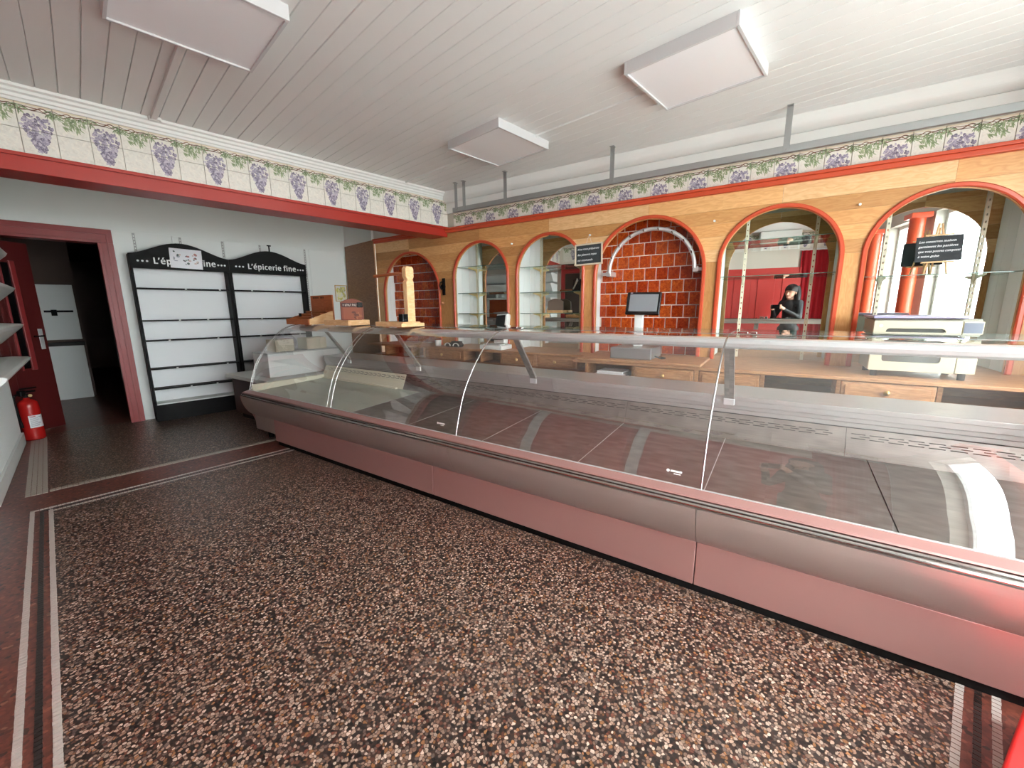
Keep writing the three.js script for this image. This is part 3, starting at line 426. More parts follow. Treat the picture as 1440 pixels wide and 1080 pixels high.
// ---------------------------------------------------------------- the refrigerated display case (local x along it, local z = n)
{
  const s = thing('refrigerated_display_case', 'long curved-glass refrigerated display case with steel deck', 'display case', C(0, 0, 0), rotC);
  const E0 = -4.57, E1 = 1.2, J = [E0, -3.13, -1.70, -0.24, E1];
  // lower body
  mesh('toe_kick', boxr(-4.1, E1, 0, 0.12, -2.95, -1.868), M.black, s);
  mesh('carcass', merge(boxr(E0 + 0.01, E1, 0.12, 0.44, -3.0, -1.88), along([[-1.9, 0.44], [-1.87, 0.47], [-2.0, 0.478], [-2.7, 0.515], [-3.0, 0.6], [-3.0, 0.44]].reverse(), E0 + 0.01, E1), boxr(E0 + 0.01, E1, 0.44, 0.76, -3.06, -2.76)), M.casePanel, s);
  const bs = [-4.125, -1.93, -0.24, E1];
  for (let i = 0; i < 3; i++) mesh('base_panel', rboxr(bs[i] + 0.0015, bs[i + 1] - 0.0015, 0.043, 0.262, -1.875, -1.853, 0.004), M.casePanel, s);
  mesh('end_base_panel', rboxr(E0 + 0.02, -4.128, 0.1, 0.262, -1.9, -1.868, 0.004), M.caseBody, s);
  for (const x of [-4.45, -4.25]) mesh('foot', cyl(0.025, 0.12, x, 0.06, -1.96, 'y', 12), M.black, s);
  const bump = smooth([[-1.857, 0.258], [-1.83, 0.283], [-1.803, 0.325], [-1.782, 0.375], [-1.77, 0.42], [-1.766, 0.462]], 16);
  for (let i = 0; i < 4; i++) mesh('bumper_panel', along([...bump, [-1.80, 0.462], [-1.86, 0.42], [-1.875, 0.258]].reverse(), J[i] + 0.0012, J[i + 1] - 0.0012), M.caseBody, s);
  mesh('bumper_rail', along(smooth([[-1.80, 0.463], [-1.771, 0.464], [-1.765, 0.474], [-1.772, 0.484], [-1.80, 0.486]], 12).reverse(), E0, E1), M.chrome, s);
  mesh('bumper_bead', along([[-1.80, 0.4865], [-1.779, 0.4865], [-1.776, 0.491], [-1.781, 0.496], [-1.80, 0.497]].reverse(), E0, E1), M.chrome, s);
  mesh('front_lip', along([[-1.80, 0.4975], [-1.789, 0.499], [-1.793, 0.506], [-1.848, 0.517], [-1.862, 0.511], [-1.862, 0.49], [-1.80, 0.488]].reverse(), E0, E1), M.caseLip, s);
  mesh('glass_seat', along([[-1.850, 0.512], [-1.848, 0.52], [-1.858, 0.52], [-1.862, 0.512]].reverse(), E0, E1), M.alu, s);
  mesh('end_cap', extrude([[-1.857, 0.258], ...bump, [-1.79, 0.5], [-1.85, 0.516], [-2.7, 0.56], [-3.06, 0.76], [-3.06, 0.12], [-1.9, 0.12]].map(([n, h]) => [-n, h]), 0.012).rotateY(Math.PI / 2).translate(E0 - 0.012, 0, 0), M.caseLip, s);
  // deck: separate steel trays, sloping up to the back, and the perforated back panel
  const tr = [E0 + 0.02, -3.55, -2.88, -2.2, -1.52, -0.86, -0.232, 0.42, E1 - 0.01];
  const dk = (a, b, y = 0) => merge(along([[-1.868, 0.492 + y], [-1.868, 0.499 + y], [-2.655, 0.536 + y], [-2.655, 0.529 + y]], a, b));
  for (let i = 0; i + 1 < tr.length; i++) { mesh('deck_tray', dk(tr[i] + 0.0022, tr[i + 1] - 0.0022), i < 2 ? M.paleTray : M.deck, s); if (i > 1 && i < 7) mesh('tray_joint', dk(tr[i] - 0.0018, tr[i] + 0.0018, 0.0008), M.alu, s); }
  mesh('end_frame', merge(rboxr(E0 + 0.012, E0 + 0.05, 0.49, 0.575, -2.66, -1.87, 0.006), rboxr(-4.5, -3.2, 0.536, 0.55, -2.655, -2.62, 0.003)), M.cream, s);
  const dw = [E0 + 0.01, -3.13, -1.99, -0.86, 0.33, E1];
  for (let i = 0; i + 1 < dw.length; i++) {
    const a = dw[i] + 0.001, b = dw[i + 1] - 0.001, sh = new THREE.Shape([[a, 0], [b, 0], [b, 0.155], [a, 0.155]].map((p) => new THREE.Vector2(...p)));
    for (let r = 0; r < 3; r++) for (let x = a + 0.02 + (r === 1 ? 0.035 : 0); x + 0.06 < b; x += 0.074) { const y = 0.1 + r * 0.012, l = r === 1 ? 0.04 : 0.058; sh.holes.push(new THREE.Path([[x, y], [x, y + 0.0042], [x + l, y + 0.0042], [x + l, y]].map((p) => new THREE.Vector2(...p)))); }
    const g = new THREE.ExtrudeGeometry(sh, { depth: 0.0015, bevelEnabled: false }); uvBox(g); g.rotateX(-0.42).translate(0, 0.536, -2.657); mesh('slotted_back_panel', g, i ? M.deck : M.cream, s);
  }
  mesh('duct', boxr(E0 + 0.012, E1, 0.55, 0.7, -2.757, -2.75), M.dark, s);
  // rear ledge
  mesh('rear_ledge', rboxr(E0, E1, 0.765, 0.793, -3.1, -2.70, 0.004, 2), M.ledgeSteel, s);
  mesh('ledge_front', merge(rboxr(E0, E1, 0.735, 0.768, -2.76, -2.702, 0.003), rboxr(E0, E1, 0.71, 0.734, -2.765, -2.712, 0.003), rboxr(E0, E1, 0.682, 0.708, -2.77, -2.72, 0.003)), M.ledgeSteel, s);
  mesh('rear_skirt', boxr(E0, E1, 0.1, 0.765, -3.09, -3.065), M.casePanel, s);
  // curved front glass, chrome joint strips, top glass, light rail and struts
  const gp = smooth([[-1.855, 0.515], [-1.885, 0.62], [-1.948, 0.785], [-2.045, 0.928], [-2.165, 1.055], [-2.262, 1.128], [-2.36, 1.165], [-2.47, 1.176]], 40);
  for (let i = 0; i < 4; i++) mesh('curved_front_glass', sheet(gp, J[i] + 0.004, J[i + 1] - 0.004), M.caseGlass, s);
  for (const [x, w] of [[E0 + 0.004, 0.0028], [E0 + 0.04, 0.002], [-3.16, 0.0028], [-3.105, 0.0028], [-1.70, 0.0045], [-0.24, 0.0045], [E1, 0.0045]]) mesh('joint_strip', tube(gp.filter((_, k) => k % 2 === 0).map(([n, h]) => [x, h, n]), w, 60, 8), M.chrome, s);
  for (let i = 0; i < 4; i++) { mesh('top_glass', boxr(J[i] + 0.003, J[i + 1] - 0.003, 1.172, 1.180, -2.96, -2.475), M.glass, s); if (i > 1) mesh('clip', merge(rbox(0.05, 0.012, 0.03, J[i] + 0.06, 1.186, -2.47, 0.003), rbox(0.03, 0.012, 0.03, J[i] + 0.11, 1.186, -2.47, 0.003)), M.chrome, s); }
  mesh('top_glass_edge', boxr(E0, E1, 1.172, 1.18, -2.964, -2.96), M.glassEdge, s);
  mesh('rear_top_rail', rboxr(E0, E1, 1.148, 1.168, -2.97, -2.94, 0.004, 2), M.alu, s);
  mesh('light_rail', along([[-2.425, 1.112], [-2.42, 1.13], [-2.425, 1.148], [-2.445, 1.158], [-2.50, 1.158], [-2.51, 1.105], [-2.445, 1.1]].reverse(), E0 + 0.05, E1, 0), M.alu, s);
  for (const x of [-4.05, -2.93, -1.62, -0.235, 1.1]) { const g = rbox(0.052, 0.44, 0.016, 0, 0, 0, 0.003, 2); const m = mesh('strut', g, M.steel, s); m.position.set(x, 0.932, -2.585); m.rotation.x = Math.atan2(0.26, 0.34); mesh('strut_foot', rboxr(x - 0.03, x + 0.03, 0.735, 0.775, -2.72, -2.69, 0.004), M.alu, s); }
  mesh('end_glass', (() => { const g = new THREE.ShapeGeometry(new THREE.Shape([...gp, [-2.96, 1.176], [-2.96, 0.79], [-2.70, 0.79], [-2.66, 0.54]].map(([n, h]) => new THREE.Vector2(-n, h)))); return g.rotateY(Math.PI / 2).translate(E0 + 0.002, 0, 0); })(), M.glass, s);
  for (const [x, n, h] of [[-0.35, -1.873, 0.575], [-1.83, -1.873, 0.575]]) mesh('maker_sticker', merge(rbox(0.05, 0.009, 0.0006, x, h, n + 0.009, 0.0002), cyl(0.007, 0.0006, x - 0.036, h, n + 0.009, 'z', 14), rbox(0.03, 0.004, 0.0006, x + 0.005, h - 0.011, n + 0.012, 0.0002)), M.white, s).userData = { label: 'small white maker sticker' };
}
// ---- wooden things standing on the case
const TOPY = 1.1806;
{
  const s = thing('slanted_wooden_tray', 'stepped slanted wooden tray with an upright back on the display case', 'tray', C(-4.1, TOPY, -2.5), rotC);
  mesh('cheek', extrude([[-0.19, 0], [0.08, 0], [0.08, 0.14], [-0.19, 0.055]], 0.018).rotateY(Math.PI / 2).translate(-0.018, 0, 0), M.pale, s);  // cheek facing the shop window: its lit tone is put into the paler wood
  mesh('cheek', extrude([[-0.19, 0], [0.08, 0], [0.08, 0.14], [-0.19, 0.055]], 0.018).rotateY(Math.PI / 2).translate(-0.44, 0, 0), M.redWood, s);
  mesh('front_board', rboxr(-0.44, 0, 0, 0.06, 0.19, 0.205, 0.003), M.redWood, s);
  for (let k = 0; k < 4; k++) mesh('step', rboxr(-0.42, -0.018, 0.05 + k * 0.026, 0.058 + k * 0.028, 0.125 - k * 0.065, 0.185 - k * 0.065, 0.003), M.redWood, s);
  mesh('back_board', rboxr(-0.42, 0, 0, 0.31, -0.1, -0.082, 0.004), M.redWood, s); mesh('card', rbox(0.05, 0.035, 0.004, -0.3, 0.1, 0.12, 0.001), M.black, s);
  mesh('burnt_marks', merge([0, 1, 2, 3, 4, 5, 6, 7].map((k) => box(0.016, 0.018, 0.0012, -0.36 + k * 0.024 + (k > 4 ? 0.03 : 0), 0.285, -0.0815))), std('#4a2416', 0.7), s);
}
{
  const s = thing('sign_tray', 'flat pale wooden tray holding a brown arched sign on the display case', 'tray', C(-3.62, TOPY, -2.42), rotC);
  mesh('tray', merge(rboxr(-0.2, 0.2, 0, 0.05, 0.105, 0.12, 0.003), rboxr(-0.2, 0.2, 0, 0.05, -0.12, -0.105, 0.003), rboxr(-0.2, -0.185, 0, 0.05, -0.105, 0.105, 0.003), rboxr(0.185, 0.2, 0, 0.05, -0.105, 0.105, 0.003), rboxr(-0.19, 0.19, 0.004, 0.014, -0.11, 0.11, 0.002)), M.pale, s);
  const pts = [[-0.115, 0], [0.115, 0], [0.115, 0.19]]; for (let k = 0; k <= 10; k++) pts.push([0.115 - 0.023 * k, 0.19 + 0.035 * Math.sin(Math.PI * k / 10)]);
  const b = mesh('sign_board', extrude(pts, 0.012, 0, 0.002), std('#7a3a26', 0.4), s); b.position.set(0.07, 0.03, -0.02); b.rotation.set(0, Math.PI / 2 - 0.15, 0);
  const t = canvasTex(512, 448, (g, w, h) => { g.fillStyle = '#7a3a26'; g.fillRect(0, 0, w, h); g.fillStyle = '#8d4a30'; g.fillRect(30, 130, 450, 280); for (let i = 0; i < 12; i++) { g.fillStyle = i % 2 ? '#5e2a1c' : '#a0603e'; g.beginPath(); g.ellipse(rr(260, 460), rr(230, 380), rr(20, 50), rr(12, 30), rnd(), 0, 7); g.fill(); } g.fillStyle = '#3a1712'; g.fillRect(0, 20, w, 92); g.fillStyle = '#e6d8cc'; let bx = 34; for (const k of [1, 5, 6]) { for (let i = 0; i < k; i++) { g.fillRect(bx, 44, 7, 46); g.fillRect(bx, [44, 64, 83][(i + k) % 3], 22, 7); bx += 30; } bx += 20; } });
  mesh('print', flat(0.215, 0.185, 0, 0.1, 0.0128), std('#ffffff', 0.4, { map: t }), b); mesh('clip', rbox(0.055, 0.05, 0.02, 0.075, 0.165, 0.018, 0.004), M.blackGloss, b);
}
{
  const s = thing('wooden_cutting_stand', 'pale wooden stand with a tall post and sideways lever on the display case', 'stand', C(-2.83, TOPY, -2.4), rotC);
  mesh('foot', rboxr(-0.19, 0.17, 0, 0.04, -0.1, 0.1, 0.004, 2), M.pale, s); mesh('front_batten', rboxr(0.13, 0.2, 0, 0.03, -0.12, 0.14, 0.004), M.pale, s);
  const P = [[-0.042, 0.04], [0.042, 0.04], [0.042, 0.375], [0.03, 0.39], [0.03, 0.4], [0.045, 0.42], [0.045, 0.485], [0.03, 0.505], [-0.03, 0.505], [-0.045, 0.485], [-0.045, 0.42], [-0.03, 0.4], [-0.03, 0.39], [-0.042, 0.375]];
  mesh('post', extrude(P, 0.05, -0.025, 0.004).rotateY(Math.PI / 2).translate(0.12, 0, -0.03), M.pale, s);
  mesh('lever', merge(tube([[0.11, 0.43, -0.03], [0.0, 0.45, -0.03], [-0.33, 0.445, -0.03]], 0.014, 20, 8), rbox(0.09, 0.06, 0.035, 0.06, 0.425, -0.03, 0.012, 2)), M.redWood, s);
  mesh('black_box', rbox(0.055, 0.065, 0.06, 0.125, 0.075, 0.05, 0.004, 2), M.blackGloss, s);
}
// ---- white counter and cartons behind the far end of the case
{
  const s = thing('white_side_counter', 'white-topped low counter beyond the far end of the display case', 'counter', C(-5.2, 0, -2.6), rotC);
  mesh('worktop', rboxr(-0.52, 0.55, 0.52, 0.565, -0.45, 0.53, 0.006, 2), M.white, s); mesh('body', boxr(-0.46, 0.5, 0.08, 0.52, -0.42, 0.48), std('#4a3330', 0.6), s); mesh('plinth', boxr(-0.44, 0.48, 0, 0.08, -0.4, 0.42), M.black, s);
  const b = thing('white_cabinet_box', 'long white box standing on the white side counter', 'box', C(-5.05, 0.5652, -2.62), rotC); mesh('shell', rboxr(-0.16, 0.2, 0, 0.27, -0.46, 0.42, 0.006, 2), M.white, b); mesh('top_sheet', rboxr(-0.17, 0.21, 0.27, 0.282, -0.465, 0.425, 0.003), std('#b9bdbb', 0.3), b);
  for (const [n, w, l] of [[-2.45, 0.22, 'cream carton on the long white box, nearest the aisle'], [-2.85, 0.26, 'larger cream carton on the long white box, by the brown panel']]) solo('cream_carton', rbox(0.22, 0.14, w, 0, 0.07, 0, 0.004), M.cream, l, 'carton', C(-5.05, 0.8474, n), rotC);
}

// ---------------------------------------------------------------- alcove: black shelf units, wall panel, white stand, extinguisher
const font = await new FontLoader().loadAsync('fonts/droid/droid_sans_bold.typeface.json');
{
  const p = thing('perforated_wall_panel', 'white wall panelling with slotted strips behind the black shelf units', 'panel', new THREE.Vector3(0.38, 0, ZB));
  for (let k = 0; k < 5; k++) { const a = k * 0.54, b = Math.min(2.7, a + 0.54); mesh('panel', rboxr(a + 0.0015, b - 0.0015, 1.12, 2.25, 0.001, 0.016, 0.002), M.white, p); }
  for (let k = 0; k < 5; k++) { const x = [0.19, 0.62, 1.06, 1.5, 2.1][k], sh = new THREE.Shape([[x - 0.012, 1.2], [x + 0.012, 1.2], [x + 0.012, 2.24], [x - 0.012, 2.24]].map((q) => new THREE.Vector2(...q))); for (let y = 1.22; y < 2.22; y += 0.035) sh.holes.push(new THREE.Path([[x - 0.005, y], [x - 0.005, y + 0.018], [x + 0.005, y + 0.018], [x + 0.005, y]].map((q) => new THREE.Vector2(...q)))); mesh('slotted_strip', new THREE.ExtrudeGeometry(sh, { depth: 0.006, bevelEnabled: false }).translate(0, 0, 0.016), std('#a9a8a4', 0.5), p); }
  const mk = (x, label) => {
    const s = thing('black_shelf_unit', label, 'shelf unit', new THREE.Vector3(x, 0, -6.42)), W = 0.957, zb = -0.2;
    for (const q of [0.012, W - 0.012]) mesh('side_panel', rboxr(q - 0.012, q + 0.012, 0, 1.99, zb, 0, 0.002), M.black, s);
    mesh('back_panel', boxr(0.024, W - 0.024, 0.2, 1.84, zb, zb + 0.01), std('#eff0f1', 0.5), s);
    const pts = [[0.0, 1.826], [W, 1.826], [W, 1.99]]; for (let k = 1; k < 24; k++) { const t = k / 24; pts.push([W - t * W, 1.99 + 0.148 * Math.pow(Math.sin(Math.PI * t), 1.6)]); } pts.push([0, 1.99]);
    const h = mesh('header_board', extrude(pts, 0.018, -0.004, 0.001), M.black, s);
    const tg = new TextGeometry('L\u2019épicerie fine', { font, size: 0.092, depth: 0.002, curveSegments: 4 }); tg.computeBoundingBox(); const tw = tg.boundingBox.max.x - tg.boundingBox.min.x; tg.scale(0.6 / tw, 0.6 / tw * 1.1, 1).translate(0.205, 1.885, 0.0142);
    mesh('lettering', tg, M.white, h).userData = { label: 'white lettering' };
    mesh('dots', merge([0.075, 0.115, 0.155, 0.84, 0.875, 0.91].map((q) => cyl(0.011, 0.002, q, 1.91, 0.0152, 'z', 14))), M.white, h);
    for (const y of [1.60, 1.224, 0.985, 0.643, 0.395]) { const b = mesh('shelf', merge(rboxr(0.026, W - 0.026, y - 0.008, y + 0.008, -0.016, -0.002, 0.002), rboxr(0.026, W - 0.026, y - 0.006, y + 0.004, zb + 0.012, -0.017, 0.001)), M.black, s); mesh('ticket_clip', merge(box(0.02, 0.014, 0.004, 0.2 + rr(0, 0.3), y, 0.001), box(0.02, 0.014, 0.004, 0.6 + rr(0, 0.25), y, 0.001)), M.white, b); }
    mesh('base_shelf', rboxr(0.024, W - 0.024, 0.205, 0.222, zb + 0.012, 0.02, 0.002), M.white, s); mesh('kick_board', rboxr(0.0, W, 0, 0.204, zb, 0.012, 0.003), M.black, s);
    return s;
  };
  mk(0.477, 'black grocery shelf unit with a paper taped over its lettering'); { const u = mk(1.437, 'black grocery shelf unit whose header lettering is uncovered, beside the first'); mesh('top_bracket', merge(box(0.016, 0.1, 0.01, 0.5, 2.17, -0.01), box(0.05, 0.016, 0.01, 0.5, 2.216, -0.01)), M.black, u); }
  const t = canvasTex(512, 384, (g, w, h) => { g.fillStyle = '#d9d6dc'; g.fillRect(0, 0, w, h); const cols = ['#3e4a42', '#7d8f86', '#9a5f5a', '#c0a6a0', '#2d2c30', '#e9e9ee', '#8e8f98']; for (let i = 0; i < 26; i++) { g.fillStyle = cols[(rnd() * 7) | 0]; const cx = [110, 260, 400][i % 3], cy = [150, 210, 190][i % 3]; g.beginPath(); g.ellipse(cx + rr(-55, 55), cy + rr(-95, 95), rr(10, 34), rr(8, 26), rnd() * 3, 0, 7); g.fill(); } });
  const paper = thing('taped_picture', 'glossy sheet of food pictures taped over a black header board', 'paper', new THREE.Vector3(0.998, 1.962, -6.4), 0); const pm = mesh('sheet', box(0.312, 0.228, 0.0012), M.paper, paper); pm.rotation.z = -0.03; mesh('print', flat(0.308, 0.224, 0, 0, 0.0009), std('#ffffff', 0.18, { map: t }), pm);
}
{ const p = thing('framed_map', 'small framed yellowish map on the white wall beside the shelf units', 'picture', new THREE.Vector3(2.99, 1.6, ZB + 0.018)); mesh('frame', merge(rboxr(-0.1, 0.1, -0.13, -0.12, 0, 0.012, 0.002), rboxr(-0.1, 0.1, 0.12, 0.13, 0, 0.012, 0.002), rboxr(-0.1, -0.09, -0.12, 0.12, 0, 0.012, 0.002), rboxr(0.09, 0.1, -0.12, 0.12, 0, 0.012, 0.002)), M.brass, p);
  mesh('map_sheet', flat(0.182, 0.242, 0, 0, 0.004), std('#ffffff', 0.5, { map: canvasTex(256, 340, (g, w, h) => { g.fillStyle = '#dcd7cf'; g.fillRect(0, 0, w, h); for (let i = 0; i < 60; i++) { g.fillStyle = ['#d9cf86', '#c9bf6a', '#e2dcae', '#b8b070'][(rnd() * 4) | 0]; g.beginPath(); g.ellipse(rr(40, 216), rr(40, 300), rr(10, 34), rr(10, 34), rnd(), 0, 7); g.fill(); } }) }), p); }
{ // white stand with wavy shelf ends along the wall behind the camera, local x = world x from the wall, local z = world z
  const s = thing('white_display_stand', 'white display stand with wavy tiered shelves and a beadboard base', 'display stand', new THREE.Vector3(XO, 0, -5.38));
  const z0 = -1.0, z1 = 1.0, X = (x) => x - XO;
  const tips = [[0.89, -0.393], [1.22, -0.393], [1.577, -0.393], [1.907, -0.393], [2.14, -0.43]];
  for (const [y, x] of tips) mesh('tier', extrude([[0.02, y], [X(x) - 0.12, y + 0.012], [X(x) - 0.02, y + 0.003], [X(x), y - 0.008], [X(x) - 0.012, y - 0.032], [X(x) - 0.05, y - 0.07], [X(x) - 0.1, y - 0.12], [X(x) - 0.17, y - 0.19], [0.02, y - 0.19]].reverse(), z1 - z0, z0, 0.003), M.white, s);
  mesh('back_board', boxr(0.001, 0.02, 0.7, 2.2, z0, z1), M.white, s);
  mesh('base', rboxr(0.001, X(-0.585), 0, 0.72, z0, z1 + 0.02, 0.004), M.white, s);
  for (let k = 0; k < 37; k++) mesh('bead', rboxr(X(-0.585), X(-0.573), 0.12, 0.7, z0 + 0.014 + k * 0.0535, z0 + 0.0535 * (k + 1), 0.006), M.white, s);
  mesh('skirting', rboxr(X(-0.585), X(-0.556), 0, 0.12, z0, z1 + 0.022, 0.004), M.white, s);
}
for (let k = 0; k < 3; k++) solo('stack_of_white_cups', merge([0, 1].map((i) => new THREE.LatheGeometry([[0, 0], [0.03, 0], [0.042, 0.08], [0.039, 0.08], [0.028, 0.005], [0, 0.005]].map((p) => new THREE.Vector2(...p)), 18).translate(0, i * 0.022, 0))), M.white, ['stack of white cups on the white stand, nearest the doorway', 'stack of white cups on the white stand, between two others', 'stack of white cups on the white stand, farthest from the doorway'][k], 'cups', new THREE.Vector3(XO + 0.25, 1.586, -5.9 + k * 0.14), 0, 'cup stacks on the white stand');
{ // fire extinguisher
  const s = thing('fire_extinguisher', 'red fire extinguisher with a white label beside the white stand', 'fire extinguisher', new THREE.Vector3(-0.5, 0.003, -6.53), 0.6);
  mesh('cylinder', new THREE.LatheGeometry([[0, 0], [0.07, 0], [0.078, 0.012], [0.078, 0.36], [0.07, 0.4], [0.045, 0.425], [0.024, 0.433], [0.024, 0.45], [0, 0.45]].map((p) => new THREE.Vector2(...p)), 32), std('#b3201c', 0.25), s);
  mesh('valve', merge(cyl(0.02, 0.05, 0, 0.47, 0, 'y', 14), rbox(0.12, 0.02, 0.03, 0.02, 0.51, 0, 0.006), rbox(0.13, 0.016, 0.03, 0.03, 0.545, 0, 0.006), rbox(0.05, 0.06, 0.05, -0.03, 0.5, 0, 0.012, 2)), M.black, s); mesh('gauge', cyl(0.014, 0.015, 0.02, 0.47, 0.025, 'z', 14), M.gold, s);
  mesh('hose', tube([[-0.03, 0.5, 0], [-0.1, 0.48, 0.02], [-0.11, 0.35, 0.03], [-0.095, 0.15, 0.03]], 0.011, 24, 8), M.black, s);
  const lab = canvasTex(256, 256, (g) => { g.fillStyle = '#e4e2e4'; g.fillRect(0, 0, 256, 256); g.fillStyle = '#6d6a78'; for (let i = 0; i < 9; i++) g.fillRect(22, 40 + i * 22, rr(120, 210), 7); g.fillStyle = '#b3201c'; g.fillRect(22, 14, 90, 14); });
  mesh('label', new THREE.CylinderGeometry(0.0788, 0.0788, 0.13, 20, 1, true, -0.75, 1.5).translate(0, 0.2, 0), std('#ffffff', 0.5, { map: lab, side: THREE.DoubleSide }), s);
}
// ---------------------------------------------------------------- ceiling fittings (all switched off)
for (const [x, z, l] of [[0.585, -2.605, 'square white ceiling panel light joined by a duct to the coving'], [2.755, -1.035, 'square white ceiling panel light nearest the shop window'], [2.72, -2.69, 'square white ceiling panel light nearest the corner of the arched wall']]) {
  const s = thing('ceiling_panel_light', l, 'ceiling light', new THREE.Vector3(x, CEIL - 0.072, z), 0, 'ceiling panel lights'), w = 0.312, f = 0.016;
  mesh('frame', merge(rboxr(-w, w, 0, 0.07, -w, -w + f, 0.002), rboxr(-w, w, 0, 0.07, w - f, w, 0.002), rboxr(-w, -w + f, 0, 0.07, -w + f, w - f, 0.002), rboxr(w - f, w, 0, 0.07, -w + f, w - f, 0.002)), std('#cdced0', 0.35), s);
  mesh('diffuser', boxr(-w + f, w - f, 0.009, 0.016, -w + f, w - f), std('#f1f2f5', 0.3), s);
}
{ const s = thing('cable_duct', 'white cable duct running from the panel light to the coving', 'cable duct', new THREE.Vector3(0.59, CEIL - 0.028, -3.6)); mesh('duct', rboxr(-0.018, 0.018, 0, 0.028, -0.62, 0.68, 0.004, 2), M.ceil, s); mesh('end_cap', merge(rbox(0.06, 0.03, 0.035, 0, 0.012, -0.635, 0.006, 2), rbox(0.03, 0.022, 0.03, 0.03, 0.012, -0.62, 0.004)), M.white, s); }
solo('cable_strip', rbox(0.022, 0.016, 1.3, 0, 0, 0, 0.003), M.ceil, 'thin white cable strip from the corner panel light to the coving', 'cable duct', new THREE.Vector3(2.78, CEIL - 0.008, -3.62));
solo('cable_strip', rbox(0.022, 0.016, 1.03, 0, 0, 0, 0.003), M.ceil, 'thin white cable strip linking the two panel lights by the arches', 'cable duct', new THREE.Vector3(2.86, CEIL - 0.008, -1.865));

// ---------------------------------------------------------------- behind the viewer, seen in the mirrors: curtain, air curtain, the person taking the picture
{
  const pts = [], k = 120; for (let i = 0; i <= k; i++) { const t = i / k; pts.push([0.05 + 0.028 * Math.sin(t * 44) + 0.012 * Math.sin(t * 17 + 1), t * 0.6]); }
  const pos = [], idx = []; for (let i = 0; i <= k; i++) for (let j = 0; j <= 6; j++) { const y = 2.34 * (1 - j / 6) + 0.04, f = 0.7 + 0.3 * j / 6; pos.push(0.05 + (pts[i][0] - 0.05) * f, y, -pts[i][1]); }
  for (let i = 0; i < k; i++) for (let j = 0; j < 6; j++) { const a = i * 7 + j; idx.push(a, a + 1, a + 7, a + 1, a + 8, a + 7); }
  const g = new THREE.BufferGeometry(); g.setAttribute('position', new THREE.Float32BufferAttribute(pos, 3)); g.setIndex(idx); g.computeVertexNormals();
  const s = thing('red_curtain', 'long bright red curtain hanging beside the shop door', 'curtain', new THREE.Vector3(XO, 0, 1.12)); const m = mesh('cloth', g, M.curtain, s); m.material.side = THREE.DoubleSide; mesh('rod', cyl(0.012, 0.66, 0.05, 2.4, -0.3, 'z', 12), M.alu, s);
}
{ const s = thing('air_curtain', 'white wall-mounted air curtain with a slatted grille above the red panelling', 'air curtain', new THREE.Vector3(XO, 2.4, 0.12), Math.PI / 2); mesh('housing', rboxr(-0.34, 0.34, 0.12, 0.36, 0.01, 0.2, 0.012, 2), M.white, s); for (let k = 0; k < 5; k++) mesh('grille_bar', rbox(0.03, 0.12, 0.02, -0.3 + k * 0.15, 0.06, 0.19, 0.004), M.white, s); for (let k = 0; k < 3; k++) mesh('grille_slat', rbox(0.64, 0.012, 0.012, 0, 0.015 + k * 0.045, 0.185, 0.003), M.white, s); }
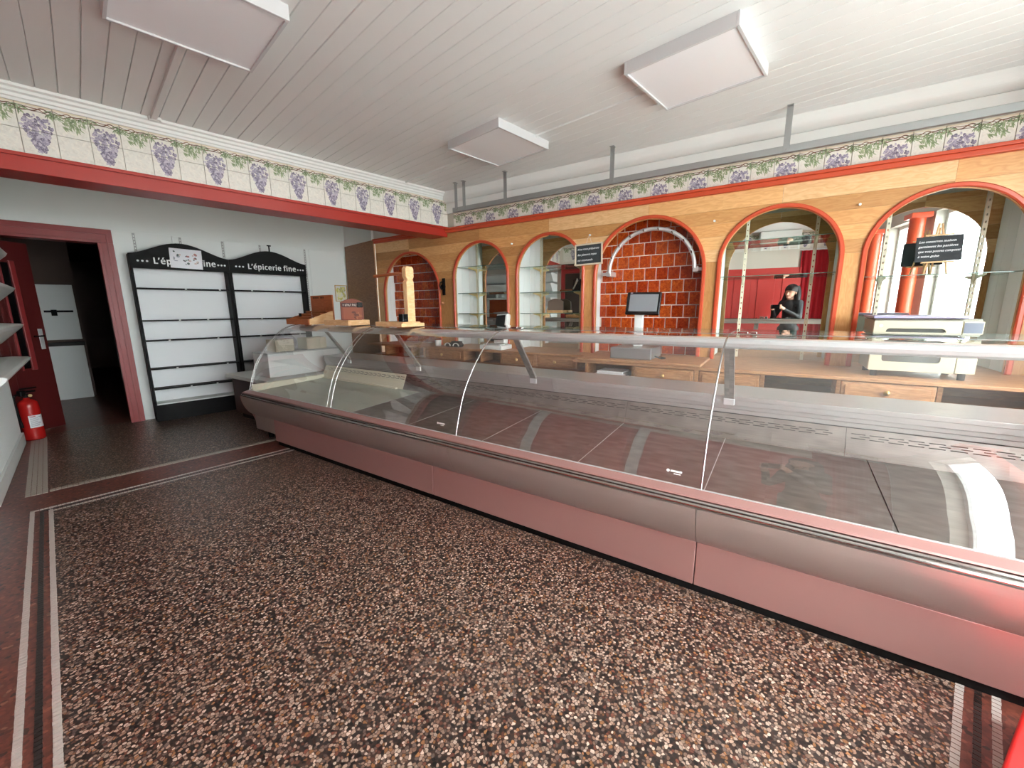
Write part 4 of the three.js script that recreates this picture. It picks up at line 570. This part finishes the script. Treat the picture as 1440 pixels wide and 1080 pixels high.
{ // person: one continuous body from a field of tapered capsules (local z forward, towards what is photographed)
  const yaw = -46.8 * D2R, fwd = new THREE.Vector3(-Math.sin(yaw), 0, -Math.cos(yaw)).multiplyScalar(-1).negate();
  const s = thing('person', 'person with long dark hair in black clothes holding up a phone', 'person', new THREE.Vector3(-fwd.x * 0.46, 0.002, -fwd.z * 0.46), Math.atan2(fwd.x, fwd.z));
  const B = [];                                        // [ax, ay, az, ra, bx, by, bz, rb, skin]
  const cap = (a, ra, b, rb, skin = 0) => B.push([...a, ra, ...b, rb, skin]);
  for (const q of [-1, 1]) {
    cap([q * 0.09, 0.9, 0], 0.095, [q * 0.1, 0.5, 0.02], 0.062); cap([q * 0.1, 0.5, 0.02], 0.06, [q * 0.105, 0.1, -0.01], 0.042); cap([q * 0.105, 0.06, -0.03], 0.045, [q * 0.12, 0.035, 0.13], 0.034);
    cap([q * 0.155, 1.38, -0.01], 0.062, [q * 0.235, 1.12, 0.1], 0.046); cap([q * 0.235, 1.12, 0.1], 0.044, [q * 0.105, 1.27, 0.335], 0.03);
    cap([q * 0.105, 1.275, 0.34], 0.026, [q * 0.088, 1.305, 0.395], 0.028, 1);                                             // palm
    for (let f = 0; f < 4; f++) { const y = 1.288 + f * 0.019, l = [0.04, 0.052, 0.056, 0.05][f]; cap([q * 0.092, y, 0.405], 0.0095, [q * (0.087), y + 0.002, 0.425], 0.009, 1); cap([q * 0.087, y + 0.002, 0.425], 0.009, [q * (0.087 - l * 0.7), y + 0.004, 0.428], 0.008, 1); }
    cap([q * 0.088, 1.3, 0.385], 0.011, [q * 0.06, 1.315, 0.392], 0.01, 1); cap([q * 0.06, 1.315, 0.392], 0.01, [q * 0.04, 1.325, 0.398], 0.009, 1);
  }
  cap([0, 0.93, 0], 0.14, [0, 1.12, 0], 0.115); cap([0, 1.12, 0], 0.115, [0, 1.33, 0], 0.125); cap([-0.13, 1.37, 0], 0.075, [0.13, 1.37, 0], 0.075); cap([0, 1.38, 0], 0.06, [0, 1.5, 0.02], 0.05, 1);
  cap([0, 1.545, 0.045], 0.07, [0, 1.605, 0.02], 0.092, 1); cap([0, 1.56, 0.115], 0.014, [0, 1.535, 0.128], 0.014, 1); cap([0, 1.49, 0.09], 0.03, [0, 1.5, 0.06], 0.045, 1);
  for (const q of [-1, 1]) cap([q * 0.088, 1.57, 0.02], 0.016, [q * 0.09, 1.545, 0.015], 0.012, 1);
  const field = (x, y, z) => { let d = 9, ds = 9; const k = 0.018; for (const b of B) { const dx = b[4] - b[0], dy = b[5] - b[1], dz = b[6] - b[2], px = x - b[0], py = y - b[1], pz = z - b[2], t = Math.max(0, Math.min(1, (px * dx + py * dy + pz * dz) / (dx * dx + dy * dy + dz * dz + 1e-9))), v = Math.hypot(px - dx * t, py - dy * t, pz - dz * t) - (b[3] + (b[7] - b[3]) * t); if (b[8]) ds = Math.min(ds, v); const kk = b[3] < 0.012 ? 0.004 : k, h = Math.max(kk - Math.abs(d - v), 0) / kk; d = Math.min(d, v) - h * h * kk * 0.25; } return [d, ds]; };
  const geos = [];
  const block = (cx, cy, cz, half, res, test) => {
    const mc = new MarchingCubes(res, new THREE.MeshStandardMaterial(), false, false, 60000); mc.isolation = 0;
    const step = 2 * half / res;
    for (let k = 0; k < res; k++) for (let j = 0; j < res; j++) for (let i = 0; i < res; i++) { const x = cx - half + i * step, y = cy - half + j * step, z = cz - half + k * step; mc.field[(k * res + j) * res + i] = test(x, y, z) ? -field(x, y, z)[0] : -0.01; }
    mc.update(); const n = mc.count ?? mc.geometry.drawRange.count, P = mc.positionArray.slice(0, n * 3), N = mc.normalArray.slice(0, n * 3);
    for (let i = 0; i < n; i++) { P[3 * i] = cx + P[3 * i] * half; P[3 * i + 1] = cy + P[3 * i + 1] * half; P[3 * i + 2] = cz + P[3 * i + 2] * half; }
    const col = new Float32Array(n * 3), sk = new THREE.Color('#c99a82'), cl = new THREE.Color('#161518');
    for (let i = 0; i < n; i++) { const f = field(P[3 * i], P[3 * i + 1], P[3 * i + 2]), c = f[1] < f[0] + 0.004 ? sk : cl; col.set([c.r, c.g, c.b], 3 * i); }
    const g = new THREE.BufferGeometry(); g.setAttribute('position', new THREE.BufferAttribute(P, 3)); g.setAttribute('normal', new THREE.BufferAttribute(N, 3)); g.setAttribute('color', new THREE.BufferAttribute(col, 3)); geos.push(g);
  };
  block(0, 0.78, 0.08, 0.92, 96, (x, y, z) => y < 1.49 && !(z > 0.36));
  block(0, 1.32, 0.4, 0.14, 84, (x, y, z) => z > 0.345);
  block(0, 1.58, 0.03, 0.16, 60, (x, y) => y > 1.46);
  mesh('body', mergeGeometries(geos), std('#ffffff', 0.65, { vertexColors: true }), s);
  const hair = new THREE.SphereGeometry(0.112, 28, 22, 0, Math.PI * 2, 0, Math.PI * 0.62).scale(0.98, 1.06, 1.05).rotateX(-0.35).translate(0, 1.615, 0.0);
  const back = []; for (const q of [-1, 1]) back.push(tube([[q * 0.06, 1.68, -0.04], [q * 0.1, 1.58, -0.03], [q * 0.118, 1.45, 0.0], [q * 0.12, 1.3, 0.05]], 0.045, 20, 8)); back.push(tube([[0, 1.68, -0.07], [0, 1.55, -0.1], [0, 1.35, -0.12]], 0.07, 16, 10));
  mesh('hair', merge(hair, back), std('#1c1414', 0.55), s);
  const ph = thing('phone', 'black phone held up in both hands by the person', 'phone', new THREE.Vector3(-fwd.x * 0.028, 1.325, -fwd.z * 0.028), Math.atan2(fwd.x, fwd.z)); mesh('case', rbox(0.155, 0.075, 0.009, 0, -0.005, -0.0, 0.004, 2), M.blackGloss, ph); mesh('lens', cyl(0.006, 0.003, 0.05, 0.015, 0.005, 'z', 14), M.chrome, ph);
}

scene.traverse((o) => { if (o.isMesh) { o.castShadow = true; o.receiveShadow = true; } });
renderer.render(scene, camera);
